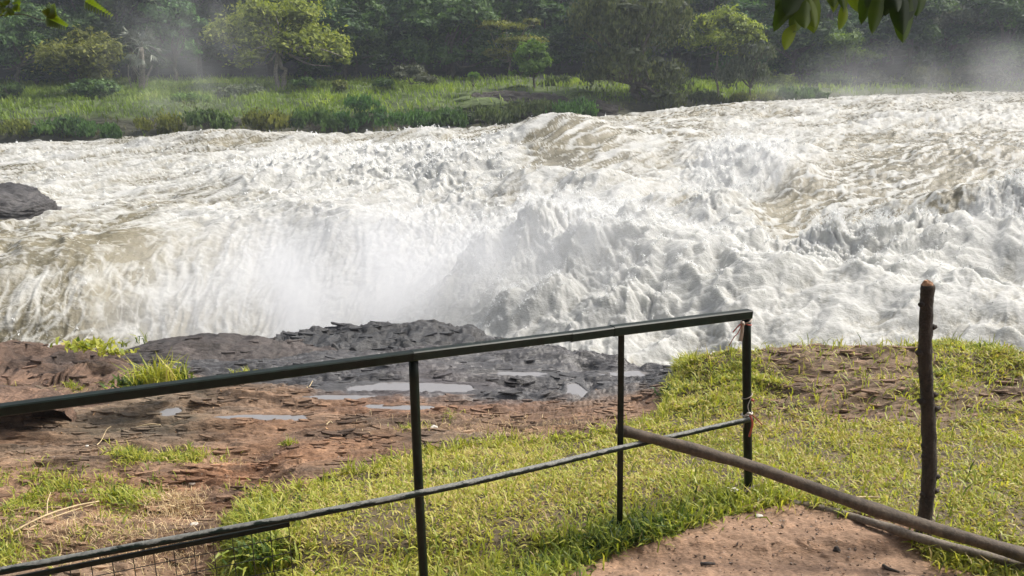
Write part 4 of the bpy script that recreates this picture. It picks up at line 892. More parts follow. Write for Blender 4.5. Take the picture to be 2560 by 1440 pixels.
# leafy creeper carpet on the mound shoulder
i, pos = scatter(grassy*ss(gpy, 1075, 1000)*ss(gpx, 1640, 1700)*(.4+.9*ss(jn, -.1, .3)), 15000); n = len(i)
V, F, T = blades(pos, rng.uniform(.025, .065, n), rng.uniform(.006, .011, n), np.clip(.45+rng.normal(size=n)*.2+.3*pn(pos[:, 0]*4, pos[:, 1]*4, 0*pos[:, 0], 9), 0, 1), rng.uniform(.3, 1.5, n), 25, droop=.6)
tag(mk('mound_grass', V, F, M['lawn'], attrs={'tint': T}), 'rough clumpy grass covering the earth mound at right', 'grass', kind='stuff')
# thin plates of rock lifting off the slab, and fallen litter
def plates(dens, n, sx, sy, th_, sd, colf, name, label, tiltv=.06, elong=True, src=None):
    r = np.random.default_rng(sd)
    if src is None: i, pos = scatter(dens, n, .02); wv = wet.ravel()[i]
    else:
        Vg, ag, hg, wv = ROCKS[src]; cl_ = np.linalg.norm(np.cross(np.gradient(Vg, axis=0), np.gradient(Vg, axis=1)), axis=-1)
        nz_ = normals(Vg)[..., 2]; pr = (cl_*ss(nz_, .35, .8)*ss(hg, .1, .3)).ravel(); i = r.choice(pr.size, n, p=pr/pr.sum()); pos = Vg.reshape(-1, 3)[i]; wv = np.full(n, wv)
        colf = lambda i_, r_: ag.reshape(-1, 3)[i_]*r_.uniform(.7, 1.5, (len(i_), 1))
    m_ = 7; a = np.sort(r.random((n, m_))*.7+np.arange(m_), 1)/m_*2*np.pi
    rad = r.uniform(.65, 1.1, (n, m_)); lx = r.uniform(*sx, n)*(.7+.1*pos[:, 1]); ly = lx*r.uniform(*sy, n); rot = r.normal(size=n)*.25 if elong else r.uniform(0, 6.3, n)
    x = np.cos(a)*rad*lx[:, None]; y = np.sin(a)*rad*ly[:, None]
    xr = x*np.cos(rot)[:, None]-y*np.sin(rot)[:, None]; yr = x*np.sin(rot)[:, None]+y*np.cos(rot)[:, None]
    tx, ty = r.normal(size=n)*tiltv, r.normal(size=n)*tiltv - tiltv*.4; t_ = r.uniform(*th_, n)
    z = xr*tx[:, None]+yr*ty[:, None]
    top_ = np.stack([pos[:, 0:1]+xr*.94, pos[:, 1:2]+yr*.94, pos[:, 2:3]+z+t_[:, None]*.75], -1); bot = np.stack([pos[:, 0:1]+xr, pos[:, 1:2]+yr, pos[:, 2:3]+z*.6-t_[:, None]*.4], -1)
    V = np.concatenate([top_, bot], 1).reshape(-1, 3); o_ = 2*m_*np.arange(n)[:, None]
    Ft = np.arange(m_)[None]+o_; k = np.arange(m_); Fsd = (np.stack([k+m_, (k+1) % m_+m_, (k+1) % m_, k], 1)[None]+o_[:, None]).reshape(-1, 4)
    cc = colf(i, r); cc = np.repeat(np.clip(cc, .01, 1), 2*m_, 0)
    return tag(mk(name, V, [Ft, Fsd], M['ground'], smooth=False, attrs={'albedo': cc, 'wet': np.repeat(wv*.8, 2*m_), 'rocky': np.full(len(V), .4)}), label, kind='stuff')
albf = alb.reshape(-1, 3)
sl = (brown+.35*darkrock)*(gpy > 905)
notpud = np.ones_like(X)
for x0, y0, lev, sx, sy, lb in pudobj: notpud *= 1-np.exp(-(((X-x0)/sx/1.1)**2+((Yg-y0)/sy/1.1)**2)**2)
plates(sl*notpud**3*(.15+ss(jn, -.05, .4)), 2000, (.02, .085), (.14, .36), (.004, .012), 401, lambda i, r: albf[i]*r.uniform(.65, 1.35, (len(i), 1)), 'rock_flakes', 'thin plates of rock flaking off the slab')
plates(lawn*bare*grassy.clip(.3, 1)+lawn*ss(bare, .5, 1), 420, (.02, .07), (.14, .32), (.005, .014), 402, lambda i, r: np.array([.20, .125, .08])*r.uniform(.6, 1.3, (len(i), 1)), 'mound_flakes', 'thin plates of rock showing on the bare crown of the mound')
plates(None, 170, (.03, .10), (.15, .4), (.008, .022), 411, None, 'outcrop_flakes', 'jagged plates of wet black rock on the ledge by the fall', .12, src='rock_outcrop')
plates(None, 40, (.02, .07), (.12, .3), (.006, .018), 412, None, 'boulder_flakes', 'thin plates of rock on the dark boulder hump', .08, src='boulder')
plates(None, 170, (.03, .10), (.12, .3), (.006, .020), 413, None, 'ledge_flakes', 'reddish plates of rock on the layered ledge', .08, src='layered_rock')
plates(path + .3*brown*ss(gpy, 1150, 1250), 1500, (.002, .009), (.5, 1.), (.001, .005), 403, lambda i, r: np.array([.24, .165, .12])*r.uniform(.3, 1.5, (len(i), 1)), 'path_grit', 'crumbs of earth and small stones on the dirt path', .3, False)
plates(path*.35 + brown*.5 + lawn*.35, 900, (.006, .020), (.3, .55), (.0008, .002), 404, lambda i, r: np.array([.20, .12, .06])*r.uniform(.4, 2.0, (len(i), 1)), 'leaf_litter', 'small dry fallen leaves strewn over ground and grass', .5, False)
# clumps standing in front of or on the rocks
def tuft(name, label, cat, px, py, Y, n, ln, wd, tint, lean=.6, spread=.08, seed=0, group=None, mat='lawn'):
    c = P(px, py, Y); r = np.random.default_rng(900+seed)
    pos = c + r.normal(size=(n, 3))*[spread, spread*.5, .004]
    V, F, T = blades(pos, r.uniform(.5, 1.1, n)*ln, r.uniform(.7, 1.2, n)*wd, np.clip(tint+r.normal(size=n)*.15, 0, 1), r.uniform(0, lean, n), 40+seed, droop=.9)
    return tag(mk(name, V, F, M[mat], attrs={'tint': T}), label, cat, group)
tuft('grass_clump', 'tall bright green grass clump growing against the end of the layered rock', 'grass clump', 400, 958, 5.95, 190, .30, .012, .45, .8, .10, 1)
tuft('fern_clump', 'dark green fern-like clump right of the tall bright grass clump', 'plant', 445, 950, 6.1, 150, .15, .02, .85, 1.2, .05, 2)
tuft('leafy_weed', 'dark leafy weed left of the tall bright grass clump', 'plant', 330, 965, 5.95, 120, .13, .022, .85, 1.3, .11, 3)
tuft('creeper', 'light green leafy creeper on the crest between layered rock and boulder', 'plant', 225, 868, 7.0, 130, .12, .035, .42, 1.3, .13, 4)
tuft('creeper', 'smaller light green creeper right of the crest one, lower on the rock', 'plant', 295, 884, 6.9, 70, .08, .03, .45, 1.3, .07, 5)
tuft('rock_plant', 'thin sprig standing on top of the dark boulder', 'plant', 350, 858, 7.9, 14, .18, .012, .7, .7, .05, 6)
tuft('rock_plant', 'small sprig in the dip left of the dark boulder', 'plant', 312, 866, 7.6, 12, .14, .012, .8, .7, .03, 7)
tuft('grass_tuft', 'short grass tuft at the foot of the dark boulder', 'grass tuft', 610, 940, 6.9, 60, .12, .008, .5, .8, .06, 8)
tuft('mound_sprig', 'thin dry sprig on the mound crest right of the corner post', 'plant', 1977, 884, 5.9, 12, .16, .004, .1, .5, .02, 9, mat='straw_grass')
tuft('mound_sprig', 'small dark sprig on the mound crest right of the wooden post', 'plant', 2371, 872, 5.9, 10, .08, .01, .9, .6, .02, 10)
tuft('green_weed', 'dark green leafy weed at the foot of the mound shoulder', 'plant', 1685, 985, 5.45, 130, .09, .022, .92, 1.3, .06, 11)
tuft('weed', 'small upright fern sprig at the upper rim of the lawn', 'plant', 1188, 1160, 4.6, 40, .11, .012, .8, .6, .03, 12)
tuft('weed', 'tiny green weed alone on the slab left of the railing post', 'plant', 726, 1112, 5.1, 40, .08, .009, .6, .9, .03, 13)
tuft('feathery_plant', 'feathery green plant with tiny yellow flowers on the slab', 'plant', 300, 1250, 4.3, 190, .10, .010, .55, 1.2, .08, 14)
tuft('straw_tuft', 'pale dead straw tuft standing on the slab at left', 'dry tuft', 440, 1285, 4.1, 260, .12, .005, .5, 1.1, .09, 15, mat='straw_grass')
tuft('rail_weed', 'dark broad-leaved weed under the left end of the lawn bank', 'plant', 655, 1400, 3.05, 160, .13, .013, .75, 1.2, .08, 16)
tuft('foot_weed', 'dark leafy weed around the foot of the flat railing bar', 'plant', 1600, 1330, 3.12, 150, .12, .012, .85, 1.2, .06, 17)

# ------------------------------------------------------------------ RAILING
def box_bar(a, b, w, h, up_=(0, 0, 1)):
    a, b = np.array(a, float), np.array(b, float); d_ = b-a; d_ /= np.linalg.norm(d_)
    s_ = np.cross(d_, up_); s_ /= np.linalg.norm(s_); u_ = np.cross(s_, d_)
    bev = min(w, h)*.12
    prof = [(-w/2+bev, -h/2), (w/2-bev, -h/2), (w/2, -h/2+bev), (w/2, h/2-bev), (w/2-bev, h/2), (-w/2+bev, h/2), (-w/2, h/2-bev), (-w/2, -h/2+bev)]
    V = np.array([p + s_*x + u_*y for p in (a, b) for x, y in prof])
    k = np.arange(8); k2 = (k+1) % 8
    return V, [np.stack([k, k2, k2+8, k+8], 1), np.array([[7, 6, 5, 4, 3, 2, 1, 0], [8, 9, 10, 11, 12, 13, 14, 15]])]
rail = empty('railing', (0, 2.6, 0), 'dark green metal pipe railing with a rectangular top rail, running across the lawn', 'railing')
TC = P(1870, 785, 3.42); TA = P(1036, 888, 2.53); TL = P(-20, 1040, 2.09); TL2 = TL + (TL-TA)*.8
TL2[2] = TL[2]
d_ac = (TC-TA); J1 = TA + d_ac*.42; J2 = TA + d_ac*.52
mk('top_rail', *box_bar(TL2, TA, .036, .033), M['green_paint'], rail, smooth=False)
mk('top_rail', *box_bar(TA-d_ac*.006, J1, .036, .034), M['green_paint'], rail, smooth=False)
mk('rail_splice', *box_bar(J1-d_ac*.025-[0, 0, .002], J2, .040, .038), M['green_paint'], rail, smooth=False)
mk('top_rail', *box_bar(J2+d_ac*.001, TC+d_ac*.006, .040, .042), M['green_paint'], rail, smooth=False)
LC = P(1880, 1047, 3.40); LA = P(1040, 1225, 2.52); LL = P(-20, 1432, 2.09); LL2 = LL+(LL-LA)*.8
def pipe(name, pts, r, mat, n=14, m_=40): return mk(name, *tube(curve(pts, m_), r, n), M[mat], rail)
pipe('lower_rail', [LC, P(1552, 1120, 3.03), LA+[0, -.03, 0], LL, LL2], .0128, 'chipped_paint')
pipe('post', [P(1033, 892, 2.545), P(1046, 1200, 2.56), P(1064, 1520, 2.60)], .0175, 'green_paint', 16, 12)
pipe('post', [P(1866, 790, 3.43), P(1868, 1045, 3.43), P(1872, 1250, 3.42)], .0210, 'green_paint', 16, 12)
mk('post', *box_bar(P(1553, 832, 3.05), P(1549, 1330, 3.10), .026, .012, up_=(0, 1, 0)), M['green_paint'], rail, smooth=False)
# mesh panel under the lower rail at left
PR = P(724, 1306, 2.36); dl = (LL2-P(724, 1290, 2.36)); dl[2] = 0; dl /= np.linalg.norm(dl)
zslope = (LL[2]-P(724, 1290, 2.36)[2])/np.linalg.norm((LL-P(724, 1290, 2.36))[:2])
def along(s, dz): return PR + dl*s + np.array([0, 0, zslope*s + dz])
mk('panel_bar', *box_bar(along(-.0, -.006), along(1.9, -.006), .010, .018), M['green_paint'], rail, smooth=False)
pm = {}
for k in range(30):
    s = .004+k*.062
    mk('wire', *tube([along(s, -.01), along(s, -.42)], .0016, 5, False), M['wire'], rail)
for k in range(6):
    z = -.055-.062*k
    mk('wire', *tube([along(0, z), along(1.9, z)], .0016, 5, False), M['wire'], rail)

# timber
def pole(name, label, pts, r0, r1, mat, cat, n=14, m_=60, wob=.12, knots=0, seed=0):
    pts = curve(pts, m_); rr = np.linspace(r0, r1, m_); r_ = np.random.default_rng(seed)
    for k in range(knots): rr = rr + r0*.16*np.exp(-((np.arange(m_)-r_.uniform(3, m_-3))/1.3)**2)
    pts[1:-1] += r_.normal(size=(m_-2, 3))*r0*.02
    V, F = tube(pts, rr, n, True, wob, seed)
    return V, F
V, F = pole('', '', [P(1540, 1072, 3.13), P(1600, 1088, 3.10), P(1870, 1163, 3.0), P(2200, 1278, 2.88), P(2560, 1388, 2.76), P(2900, 1490, 2.66)], .0225, .030, 'pole_wood', '', seed=2, knots=5)
tag(mk('wooden_pole', V, F, M['pole_wood']), 'thick upper wooden pole resting on the lower rail and slanting down to the right', 'pole')
V, F = pole('', '', [P(1975, 1256, 3.30), P(2060, 1272, 3.24), P(2200, 1312, 3.06), P(2330, 1354, 2.93), P(2560, 1416, 2.78), P(2900, 1515, 2.62)], .0165, .021, 'grey_pole', '', seed=3, knots=7)
tag(mk('wooden_pole', V, F, M['grey_pole']), 'thinner grey pole lying low beneath the thick one', 'pole')
we = empty('wooden_post', P(2310, 1352, 3.02), 'upright dark knotty tree-branch post with a freshly cut top', 'post')
pp = [P(2303, 1362, 3.02), P(2322, 1200, 3.03), P(2321, 1050, 3.04), P(2313, 900, 3.04), P(2315, 800, 3.05), P(2319, 712, 3.05)]
cp = curve(pp, 90); r_ = np.random.default_rng(5)
V, F = tube(cp, .0265+.0022*pn(np.arange(90)*.13, np.zeros(90), np.zeros(90), 3)+np.linspace(.003, -.001, 90), 18, True, .13, 4)
mk('trunk', V, F, M['post_bark'], we)
for px_, py_, sd, ln_ in [(2298, 885, -1, .012), (2296, 1000, -1, .016), (2339, 1025, 1, .012), (2303, 1110, -1, .007), (2303, 1140, -1, .006), (2341, 1190, 1, .008), (2342, 1225, 1, .008), (2301, 760, -1, .006), (2337, 815, 1, .006), (2338, 985, 1, .006), (2302, 1320, -1, .006), (2305, 1235, -1, .006)]:
    i = np.argmin(np.abs(proj(cp)[1]-py_)); c_ = cp[i]; a_ = c_+[sd*.024, -.008, 0]; b_ = c_+[sd*(.034+ln_), -.014, ln_*.7]
    mk('knot', *tube([a_, (a_+b_)/2, b_], [.013+ln_*.3, .010+ln_*.2, .005+ln_*.15], 8), M['post_bark'], we)
ct = cp[-1]
tp = tube([ct+[0, 0, -.006], ct+[.002, 0, .006], ct+[.008, .0, .016]], [.026, .021, .012], 9, True, .4, 7)
mk('cut_top', *tp, M['cut_wood'], we, smooth=False)
mk('cut_top', *tube([ct+[-.010, -.004, 0], ct+[-.012, -.004, .020]], [.012, .007], 6, True), M['cut_wood'], we, smooth=False)

# barrier tape remnants
def ribbon(pts, w, twist=0.):
    p = curve(pts, 14); T_ = np.gradient(p, axis=0); T_ /= np.linalg.norm(T_, axis=1)[:, None]
    s0 = np.cross(T_, [0, 1., 0]); s0 /= np.linalg.norm(s0, axis=1)[:, None]+1e-6; s1 = np.cross(T_, s0)
    a = np.linspace(0, twist, 14)[:, None]; s_ = (s0*np.cos(a)+s1*np.sin(a))*w/2; nn = np.cross(T_, s_/w*2)*.0004
    V = np.stack([p-s_+nn, p+s_+nn, p+s_-nn, p-s_-nn], 1).reshape(-1, 3)
    F = []
    for k in range(13):
        for j in range(4): F.append([4*k+j, 4*k+(j+1) % 4, 4*k+4+(j+1) % 4, 4*k+4+j])
    return V, np.array(F)
def ring(c, r, w, tilt=.2):
    th = np.linspace(0, 2*np.pi, 20)
    return [tuple(c+[r*math.cos(t), r*math.sin(t), tilt*r*math.cos(t)]) for t in th]
t1 = empty('barrier_tape', P(1864, 800, 3.40), 'faded tape knotted round the corner post just under the top rail', 'tape')
c = P(1866, 803, 3.43)
mk('loop', *tube(ring(c, .0235, 0, .4), .0035, 6), M['tape_pale'], t1); mk('loop', *tube(ring(c-[0, 0, .010], .0235, 0, -.3), .003, 6), M['tape_red'], t1)
k1 = P(1856, 808, 3.38); mk('knot', *tube([k1+[-.008, 0, .006], k1, k1+[.010, 0, -.008]], [.004, .011, .005], 8, True, .4), M['tape_pale'], t1)
mk('tail', *ribbon([k1, P(1855, 830, 3.38), P(1851, 853, 3.38)], .016, .5), M['tape_pale'], t1)
mk('tail', *ribbon([k1, P(1846, 815, 3.37), P(1832, 831, 3.37)], .006, .8), M['tape_red'], t1)
mk('tail', *ribbon([k1, P(1845, 832, 3.37), P(1835, 843, 3.37), P(1823, 864, 3.38)], .004, 1.4), M['tape_red'], t1)
t2 = empty('barrier_tape', P(1872, 1040, 3.40), 'red and white tape tied where the lower rail meets the corner post', 'tape')
c = P(1868, 1034, 3.43); mk('loop', *tube(ring(c, .024, 0, .3), .003, 6), M['pale_scrap'], t2)
k2_ = P(1874, 1034, 3.385); mk('knot', *tube([k2_+[-.012, 0, .004], k2_, k2_+[.012, 0, -.006]], [.003, .008, .004], 8, True, .4), M['pale_scrap'], t2)
mk('tail', *ribbon([k2_, P(1888, 1044, 3.37), P(1905, 1062, 3.37)], .006, .5), M['tape_red'], t2)
mk('tail', *ribbon([k2_, P(1881, 1060, 3.37), P(1873, 1092, 3.37)], .010, .6), M['tape_red'], t2)
mk('tail', *ribbon([k2_, P(1862, 1040, 3.38), P(1858, 1070, 3.39)], .007, .4), M['tape_pale'], t2)
t3 = empty('barrier_tape', P(1878, 995, 3.40), 'thin tape with a red knot on the corner post above the lower rail', 'tape')
c = P(1868, 990, 3.43); mk('loop', *tube(ring(c, .0235, 0, .5), .0022, 6), M['tape_pale'], t3)
k3 = P(1881, 1000, 3.39); mk('knot', *tube([k3+[-.006, 0, .004], k3, k3+[.007, 0, -.006]], [.003, .0075, .004], 8, True, .4), M['tape_red'], t3)
mk('tail', *ribbon([P(1878, 995, 3.39), P(1870, 1015, 3.385), k2_], .004, .3), M['pale_scrap'], t3)

# ------------------------------------------------------------------ small litter, sticks and stones
def gz(px, py):
    i = np.argmin((gpx-px)**2+(gpy-py)**2); return GV2.reshape(-1, 3)[i]
def stick(name, label, pts, r, mat='straw', lift=.008, cat='stick', group=None):
    p = [gz(*q)+[0, 0, lift+h] for *q, h in pts]
    return tag(mk(name, *tube(curve(p, 14), np.linspace(r, r*.6, 14), 6, True, .2), M[mat]), label, cat, group)
stick('reed_stalk', 'straight pale reed stalk lying on the slab below the top rail', [(333, 1056, .01), (370, 1057, .01), (402, 1054, .02)], .006)
stick('bent_twig', 'thin bent pale twig standing up from the slab at left', [(245, 1120, 0), (255, 1100, .03), (270, 1090, .06), (280, 1085, .09)], .004)
stick('dry_branch', 'long pale dry branch lying on the slab at the lower left', [(20, 1345, .01), (110, 1310, .04), (190, 1285, .06), (250, 1268, .05)], .007)
stick('dry_branch', 'second dry branch lying beside the long pale one', [(70, 1330, .01), (140, 1305, .03), (235, 1268, .03)], .005)
stick('dry_twig', 'short forked twig rising behind the pale dry branches', [(118, 1290, .0), (122, 1270, .04), (130, 1255, .09)], .004)
stick('curled_stalk', 'curled pale stalk on the slab left of the first puddle', [(768, 975, 0), (772, 965, .02), (782, 955, .01)], .006)
stick('curled_stalk', 'little curled pale husk on the slab below the puddles', [(815, 1068, .0), (825, 1064, .015), (832, 1067, .0)], .006)
stick('split_cane', 'grey split cane lying across the foot of the corner post', [(1848, 1250, .02), (1870, 1243, .03), (1893, 1234, .03)], .010, 'pole_wood')
stick('split_cane', 'pale split cane lying on the path rim right of the corner post', [(1882, 1276, .005), (1900, 1264, .01), (1918, 1252, .01)], .008, 'straw')
stick('short_stick', 'short dark stick on the dirt at the bottom, right of the dark pebble', [(2205, 1422, .0), (2222, 1430, .0), (2245, 1441, .0)], .009, 'twig')
stick('fallen_cane', 'pale cane lying in the grass left of the wooden post', [(2130, 1257, .01), (2165, 1255, .01), (2198, 1255, .01)], .005, 'straw')
stick('dead_leaf', 'curled brown dead leaf on the dirt path', [(1752, 1416, .004), (1768, 1420, .006), (1785, 1414, .006)], .009, 'dark_stone', cat='leaf')
def pebble(name, label, px, py, r, mat, sq=.6, seed=0, group=None, cat='stone'):
    c = gz(px, py); th = np.linspace(0, np.pi, 10)[:, None]; ph = np.linspace(0, 2*np.pi, 14, endpoint=False)[None]
    d_ = np.stack([np.sin(th)*np.cos(ph), np.sin(th)*np.sin(ph), np.cos(th)+0*ph], -1)
    k = 1+.45*pn(d_[..., 0]*1.3, d_[..., 1]*1.3, d_[..., 2]*1.3, seed)
    V = c + d_*k[..., None]*[r, r*.8, r*sq] + [0, 0, r*sq*.5]
    return tag(mk(name, V.reshape(-1, 3), grid_faces(10, 14, 0, True), M[mat]), label, cat, group)
pebble('pebble', 'dark pebble sitting alone on the dirt path', 2091, 1381, .014, 'dark_stone', .9, 1)
pebble('stone', 'pinkish pale stone beside the round post on the slab', 1085, 1072, .030, 'pale_scrap', .7, 2)
pebble('stone', 'flat dark-edged stone among the flowering weeds at left', 205, 1228, .030, 'stone', .5, 3)
pebble('stone', 'flat pale stone just above the lower rail at left', 490, 1330, .028, 'pale_scrap', .3, 4)
pebble('stone', 'small flat stone on the slab between the weeds and the lawn', 482, 1216, .022, 'stone', .4, 5)
pebble('pebble', 'tiny white pebble on the slab under the bent twig', 218, 1120, .014, 'pale_scrap', .8, 6)
pebble('paper_scrap', 'pale crumpled scrap in the grass left of the corner post', 1828, 1228, .035, 'pale_scrap', .25, 7, cat='litter')
pebble('paper_scrap', 'pale rag scrap at the path rim below the split cane', 1895, 1290, .018, 'pale_scrap', .35, 8, cat='litter')
i, pos = scatter((brown*.5+path*.9+.2*lawn*bare), 900, .01)
vs, fs = [], []
for k in range(900):
    s = rng.uniform(.002, .007); th = rng.random(5)*.5+np.arange(5)*1.256
    vs.append(np.concatenate([pos[k]+np.stack([np.cos(th)*s, np.sin(th)*s, np.zeros(5)], 1), [pos[k]+[0, 0, s*.7]]])); fs.append(np.array([[0, 1, 5], [1, 2, 5], [2, 3, 5], [3, 4, 5], [4, 0, 5]])+6*k)
tag(mk('gravel', np.concatenate(vs), np.concatenate(fs), M['stone'], smooth=False), 'fine grit strewn over the rock and path', 'gravel', kind='stuff')

# ------------------------------------------------------------------ overhanging leaves close to the camera
def leaf(parent, base, tip, w, Y, tint, curl=.0, Y2=None):
    a = P(*base, Y); b = P(*tip, Y2 or Y-.03); L_ = np.linalg.norm(b-a); d_ = (b-a)/L_
    s_ = np.cross(d_, [0, 1., 0]); s_ /= np.linalg.norm(s_); nn = np.cross(s_, d_)
    n = 9; t = np.linspace(0, 1, n); wp = np.sin(np.pi*np.clip(t*.98, 0, 1)**.85)**.8*w*1.2*Y/FPX/2; wp[0] = .001; wp[-1] = .0002
    mid_ = a + d_*(t*L_)[:, None] + s_*(np.sin(t*np.pi)*curl*L_)[:, None]
    V = []
    for sg in (-1, -.5, 0, .5, 1): V.append(mid_ + s_*(wp*sg)[:, None] + nn*((abs(sg)*.35)*wp)[:, None])
    V = np.array(V).reshape(-1, 3)
    return mk('leaf', V, grid_faces(5, n), M['near_leaf'], parent, attrs={'tint': np.full(len(V), tint)+np.tile(rng.normal(size=n)*.03, 5)})
def twig(parent, pts, Y, r): mk('twig', *tube(curve([P(x, y, Y) for x, y in pts], 12), np.linspace(r, r*.5, 12), 6), M['twig'], parent)
b1 = empty('leafy_branch', P(2010, -60, 2.7), 'left bunch of long dark leaves hanging into the top of the view', 'branch', 'leafy branches hanging over the viewpoint')
twig(b1, [(2030, -120), (2015, -60), (2000, -10), (1992, 40)], 2.72, .004)
for q in [((2020, -60), (1937, 22), 44, .3), ((2010, -40), (1948, 60), 40, .35), ((2000, -30), (1934, 80), 34, .45), ((2012, -20), (1985, 70), 44, .2), ((2022, -20), (2000, 60), 46, .05), ((2030, -30), (2035, 84), 42, .75), ((2015, 0), (2012, 72), 36, .55),
          ((1990, 60), (1962, 126), 26, 1.0), ((1996, 30), (1983, 82), 28, .5), ((2026, -40), (2010, 50), 46, .0), ((2005, -50), (1965, 40), 46, .1), ((2018, -10), (2038, 70), 34, .7)]:
    leaf(b1, q[0], q[1], q[2], 2.7+rng.uniform(-.05, .05), q[3], rng.uniform(-.06, .06))
b2 = empty('leafy_branch', P(2110, -50, 2.75), 'sparse middle bunch of thin yellowish leaves hanging at the top', 'branch', 'leafy branches hanging over the viewpoint')
twig(b2, [(2125, -110), (2118, -50), (2112, 0), (2110, 30)], 2.77, .0025)
for q in [((2075, -60), (2085, 20), 30, .6), ((2095, -60), (2083, 32), 24, .9), ((2112, 5), (2097, 76), 20, .95), ((2118, -20), (2108, 32), 14, .8), ((2125, -50), (2148, 32), 28, .9), ((2145, -60), (2155, 10), 20, .9), ((2105, -50), (2110, 24), 16, .5)]:
    leaf(b2, q[0], q[1], q[2], 2.75, q[3], rng.uniform(-.08, .08))
b3 = empty('leafy_branch', P(2250, -60, 2.65), 'right bunch of broad blackish green leaves, the densest and darkest', 'branch', 'leafy branches hanging over the viewpoint')
twig(b3, [(2240, -130), (2245, -60), (2250, -10), (2252, 30)], 2.67, .004)
for q in [((2190, -50), (2153, 62), 30, .3), ((2205, -30), (2180, 86), 30, .5), ((2212, -30), (2180, 86), 30, .05), ((2215, -60), (2205, 45), 36, .0), ((2235, -50), (2212, 40), 34, .05), ((2240, -20), (2236, 66), 22, .3), ((2250, -40), (2258, 88), 40, .0),
          ((2275, -10), (2257, 108), 40, .4), ((2268, -50), (2262, 60), 50, .0), ((2285, -60), (2292, 42), 44, .2), ((2225, -50), (2245, 30), 44, .0), ((2200, -60), (2165, 20), 30, .1), ((2255, -50), (2232, 30), 44, .0)]:
    leaf(b3, q[0], q[1], q[2], 2.65+rng.uniform(-.05, .05), q[3], rng.uniform(-.05, .05))
b4 = empty('feathery_branch', P(-30, 30, 2.6), 'thin twig with feathery yellow-green leaflets at the upper left corner', 'branch')
twig(b4, [(-60, 44), (20, 38), (60, 36), (100, 50), (125, 48)], 2.6, .0022); twig(b4, [(120, 48), (140, 55), (158, 62)], 2.6, .001); twig(b4, [(218, 6), (245, 22), (270, 34)], 2.6, .001); twig(b4, [(122, 48), (118, 32), (124, 18)], 2.6, .001); twig(b4, [(180, -40), (205, -10), (218, 6)], 2.6, .0012); twig(b4, [(20, 38), (22, 10), (10, -20)], 2.6, .0015)
def pinna(x0, y0, x1, y1, n, l):
    for k in range(n):
        t = k/(n-1); x, y = x0+(x1-x0)*t, y0+(y1-y0)*t; a = math.atan2(y1-y0, x1-x0)
        for sg in (-1, 1):
            aa = a + sg*.95; ll = l*(1-.55*t)
            leaf(b4, (x, y), (x+ll*math.cos(aa), y+ll*math.sin(aa)), ll*.42, 2.6, 1.-.2*(sg > 0), 0)
pinna(115, 44, 162, 66, 9, 24); pinna(212, 4, 275, 40, 10, 20); pinna(120, 44, 128, 14, 7, 24)
for k in range(22):
    x, y = rng.uniform(-10, 38), rng.uniform(-15, 26); a = rng.uniform(0, 6.28); leaf(b4, (x, y), (x+22*math.cos(a), y+22*math.sin(a)), 13, 2.6, rng.uniform(.7, 1), 0)

# the tree the viewpoint stands under, its crown overhead and behind
st = empty('shade_tree', (-2.2, -4.2, 0), 'broad-leaved shade tree behind and above the viewpoint, out of view', 'tree')
Lr = [((-2.5, -4.5, 5.2), (3.4, 2.8, 1.6)), ((1.8, -4.2, 5.4), (3.4, 2.6, 1.7)), ((-5.5, -3, 4.6), (2.4, 2.4, 1.5)), ((5.2, -3.4, 4.8), (2.6, 2.4, 1.6)), ((0, -1.6, 5.3), (3.6, 1.8, 1.1)), ((0, -7, 3.6), (5.0, 2.2, 2.6)), ((-6, -6, 3), (3, 3, 2.4)), ((6, -6, 3), (3, 3, 2.4))]
V, F, T = foliage(Lr, 15000, .34, 777)
mk('crown', V, F, M['fol_dark'], st, smooth=False, attrs={'tint': T})
parts = [tube(limb_path((-2.2, -4.2, -.2), (-1.6, -4.4, 3.4), 10, .1, 1), np.linspace(.28, .2, 10), 10, wob=.15)]
for l in Lr: parts.append(tube(limb_path((-1.6, -4.4, 3.2), l[0], 8, .3, 3), np.linspace(.12, .03, 8), 6))
mk('trunk', *join(parts), M['bark_dark'], st)

# the branches reach up into that crown
for b_, q0, mid_, end_, r_0 in [(b1, P(2030, -120, 2.72), (1.1, 2.2, 3.6), (.9, -.6, 5.0), .011), (b2, P(2125, -110, 2.77), (1.3, 2.1, 3.6), (1.0, -.6, 5.1), .008), (b3, P(2240, -130, 2.67), (1.5, 2.1, 3.6), (1.3, -.6, 5.0), .011), (b4, P(-60, 44, 2.6), (-2.2, 2.2, 3.2), (-2.4, -.6, 4.9), .009), (b4, P(180, -40, 2.6), (-1.7, 2.0, 3.4), (-2.2, -.2, 4.8), .006)]:
    mk('twig', *tube(curve([q0, mid_, end_], 14), np.linspace(r_0*.4, r_0*1.6, 14), 6), M['twig'], b_)

# ------------------------------------------------------------------ AIR: haze and mist
def vol(name, V, F, dens_, col_, label, noise=None):
    m = bpy.data.materials.new(name); m.use_nodes = True; N, L = m.node_tree.nodes, m.node_tree.links
    N.remove(N['Principled BSDF']); pv = N.new('ShaderNodeVolumePrincipled'); pv.inputs['Color'].default_value = (*col_, 1); pv.inputs['Density'].default_value = dens_
    pv.inputs['Anisotropy'].default_value = .2
    L.new(pv.outputs[0], N['Material Output'].inputs['Volume'])
    if noise: noise(N, L, pv)
    return tag(mk(name, V, F, m, smooth=False), label, kind='stuff')
def boxm(x0, x1, y0, y1, z0, z1):
    V = np.array([[x, y, z] for z in (z0, z1) for y in (y0, y1) for x in (x0, x1)])
    return V, np.array([[0, 2, 3, 1], [4, 5, 7, 6], [0, 1, 5, 4], [2, 6, 7, 3], [0, 4, 6, 2], [1, 3, 7, 5]])
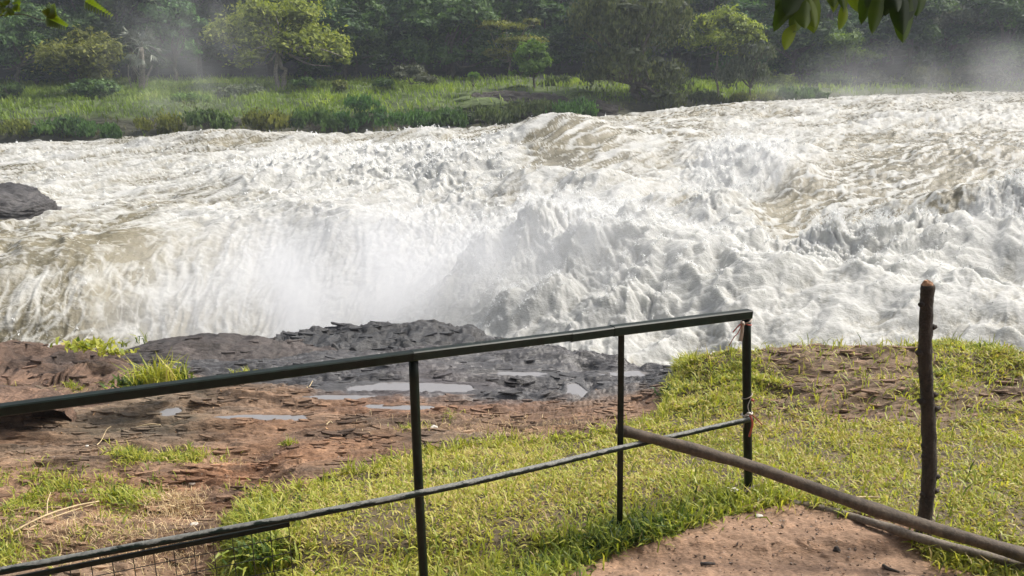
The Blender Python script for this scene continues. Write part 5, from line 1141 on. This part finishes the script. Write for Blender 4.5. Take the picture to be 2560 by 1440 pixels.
def puff(name, c, r, dens_, label, scale=.35, soft=1.0, seed=0.):
    """mist cloud: an ellipsoid whose density fades to its rim and is broken up by noise"""
    th = np.linspace(0, np.pi, 14)[:, None]; ph = np.linspace(0, 2*np.pi, 20, endpoint=False)[None]
    V = (np.array(c) + np.stack([np.sin(th)*np.cos(ph)*r[0], np.sin(th)*np.sin(ph)*r[1], (np.cos(th)+0*ph)*r[2]], -1)).reshape(-1, 3)
    def nz_(N, L, pv):
        g = N.new('ShaderNodeNewGeometry'); mp = N.new('ShaderNodeMapping'); mp.vector_type = 'TEXTURE'
        mp.inputs['Location'].default_value = tuple(c); mp.inputs['Scale'].default_value = tuple(r); L.new(g.outputs['Position'], mp.inputs[0])
        ln_ = N.new('ShaderNodeVectorMath'); ln_.operation = 'LENGTH'; L.new(mp.outputs[0], ln_.inputs[0])
        fall = maths(N, L, 'SUBTRACT', 1.0, ln_.outputs['Value'], True); fall = maths(N, L, 'POWER', fall, soft)
        n = noise_node(N, L, scale, 3, .55, stretch=(1, 1, .6))
        k = maths(N, L, 'MULTIPLY', maths(N, L, 'SUBTRACT', n, .36), 3.2, True)
        L.new(maths(N, L, 'MULTIPLY', maths(N, L, 'MULTIPLY', fall, k), dens_), pv.inputs['Density'])
    return vol(name, V, grid_faces(14, 20, 0, True)[:, ::-1], dens_, (.93, .94, .96), label, nz_)
vol('haze', *boxm(-170, 170, -20, 290, -9, 60), .0007, (.80, .88, 1.0), 'thin bluish air over the river valley')
puff('mist', P(480, 190, 56.5), (7.5, 3, 9.5), .10, 'mist column rising from the river before the dark hollow', .5)
puff('mist', P(2430, 205, 63), (17, 4, 4.0), .13, 'mist bank drifting along the right end of the far bank', .15)
puff('mist', P(2060, 235, 60), (8, 3, 1.8), .10, 'faint mist over the crest below the lime bush', .4)
puff('mist', P(860, 800, 16.4), (6.4, 2.8, 3.1), 1.3, 'dense white mist boiling up at the foot of the fall', .7, 1.0)
puff('mist', P(1080, 740, 14.2), (2.9, 1.9, 2.3), .95, 'white mist in the plunge hollow beside the great wave', 1.1, 1.0)
puff('mist', P(1470, 610, 14.4), (3.4, 2.0, 1.9), .5, 'fine spray veil round the great breaking wave', 1.6, 1.0)
puff('mist', P(1860, 450, 26), (3.2, 2.5, 2.4), .40, 'fine spray veil over the upstream wave', 1.2, 1.0)
puff('mist', P(2560, 640, 15), (2.2, 1.6, 1.4), .5, 'spray mist off the breaking wave at the right edge', 1.1, 1.0)
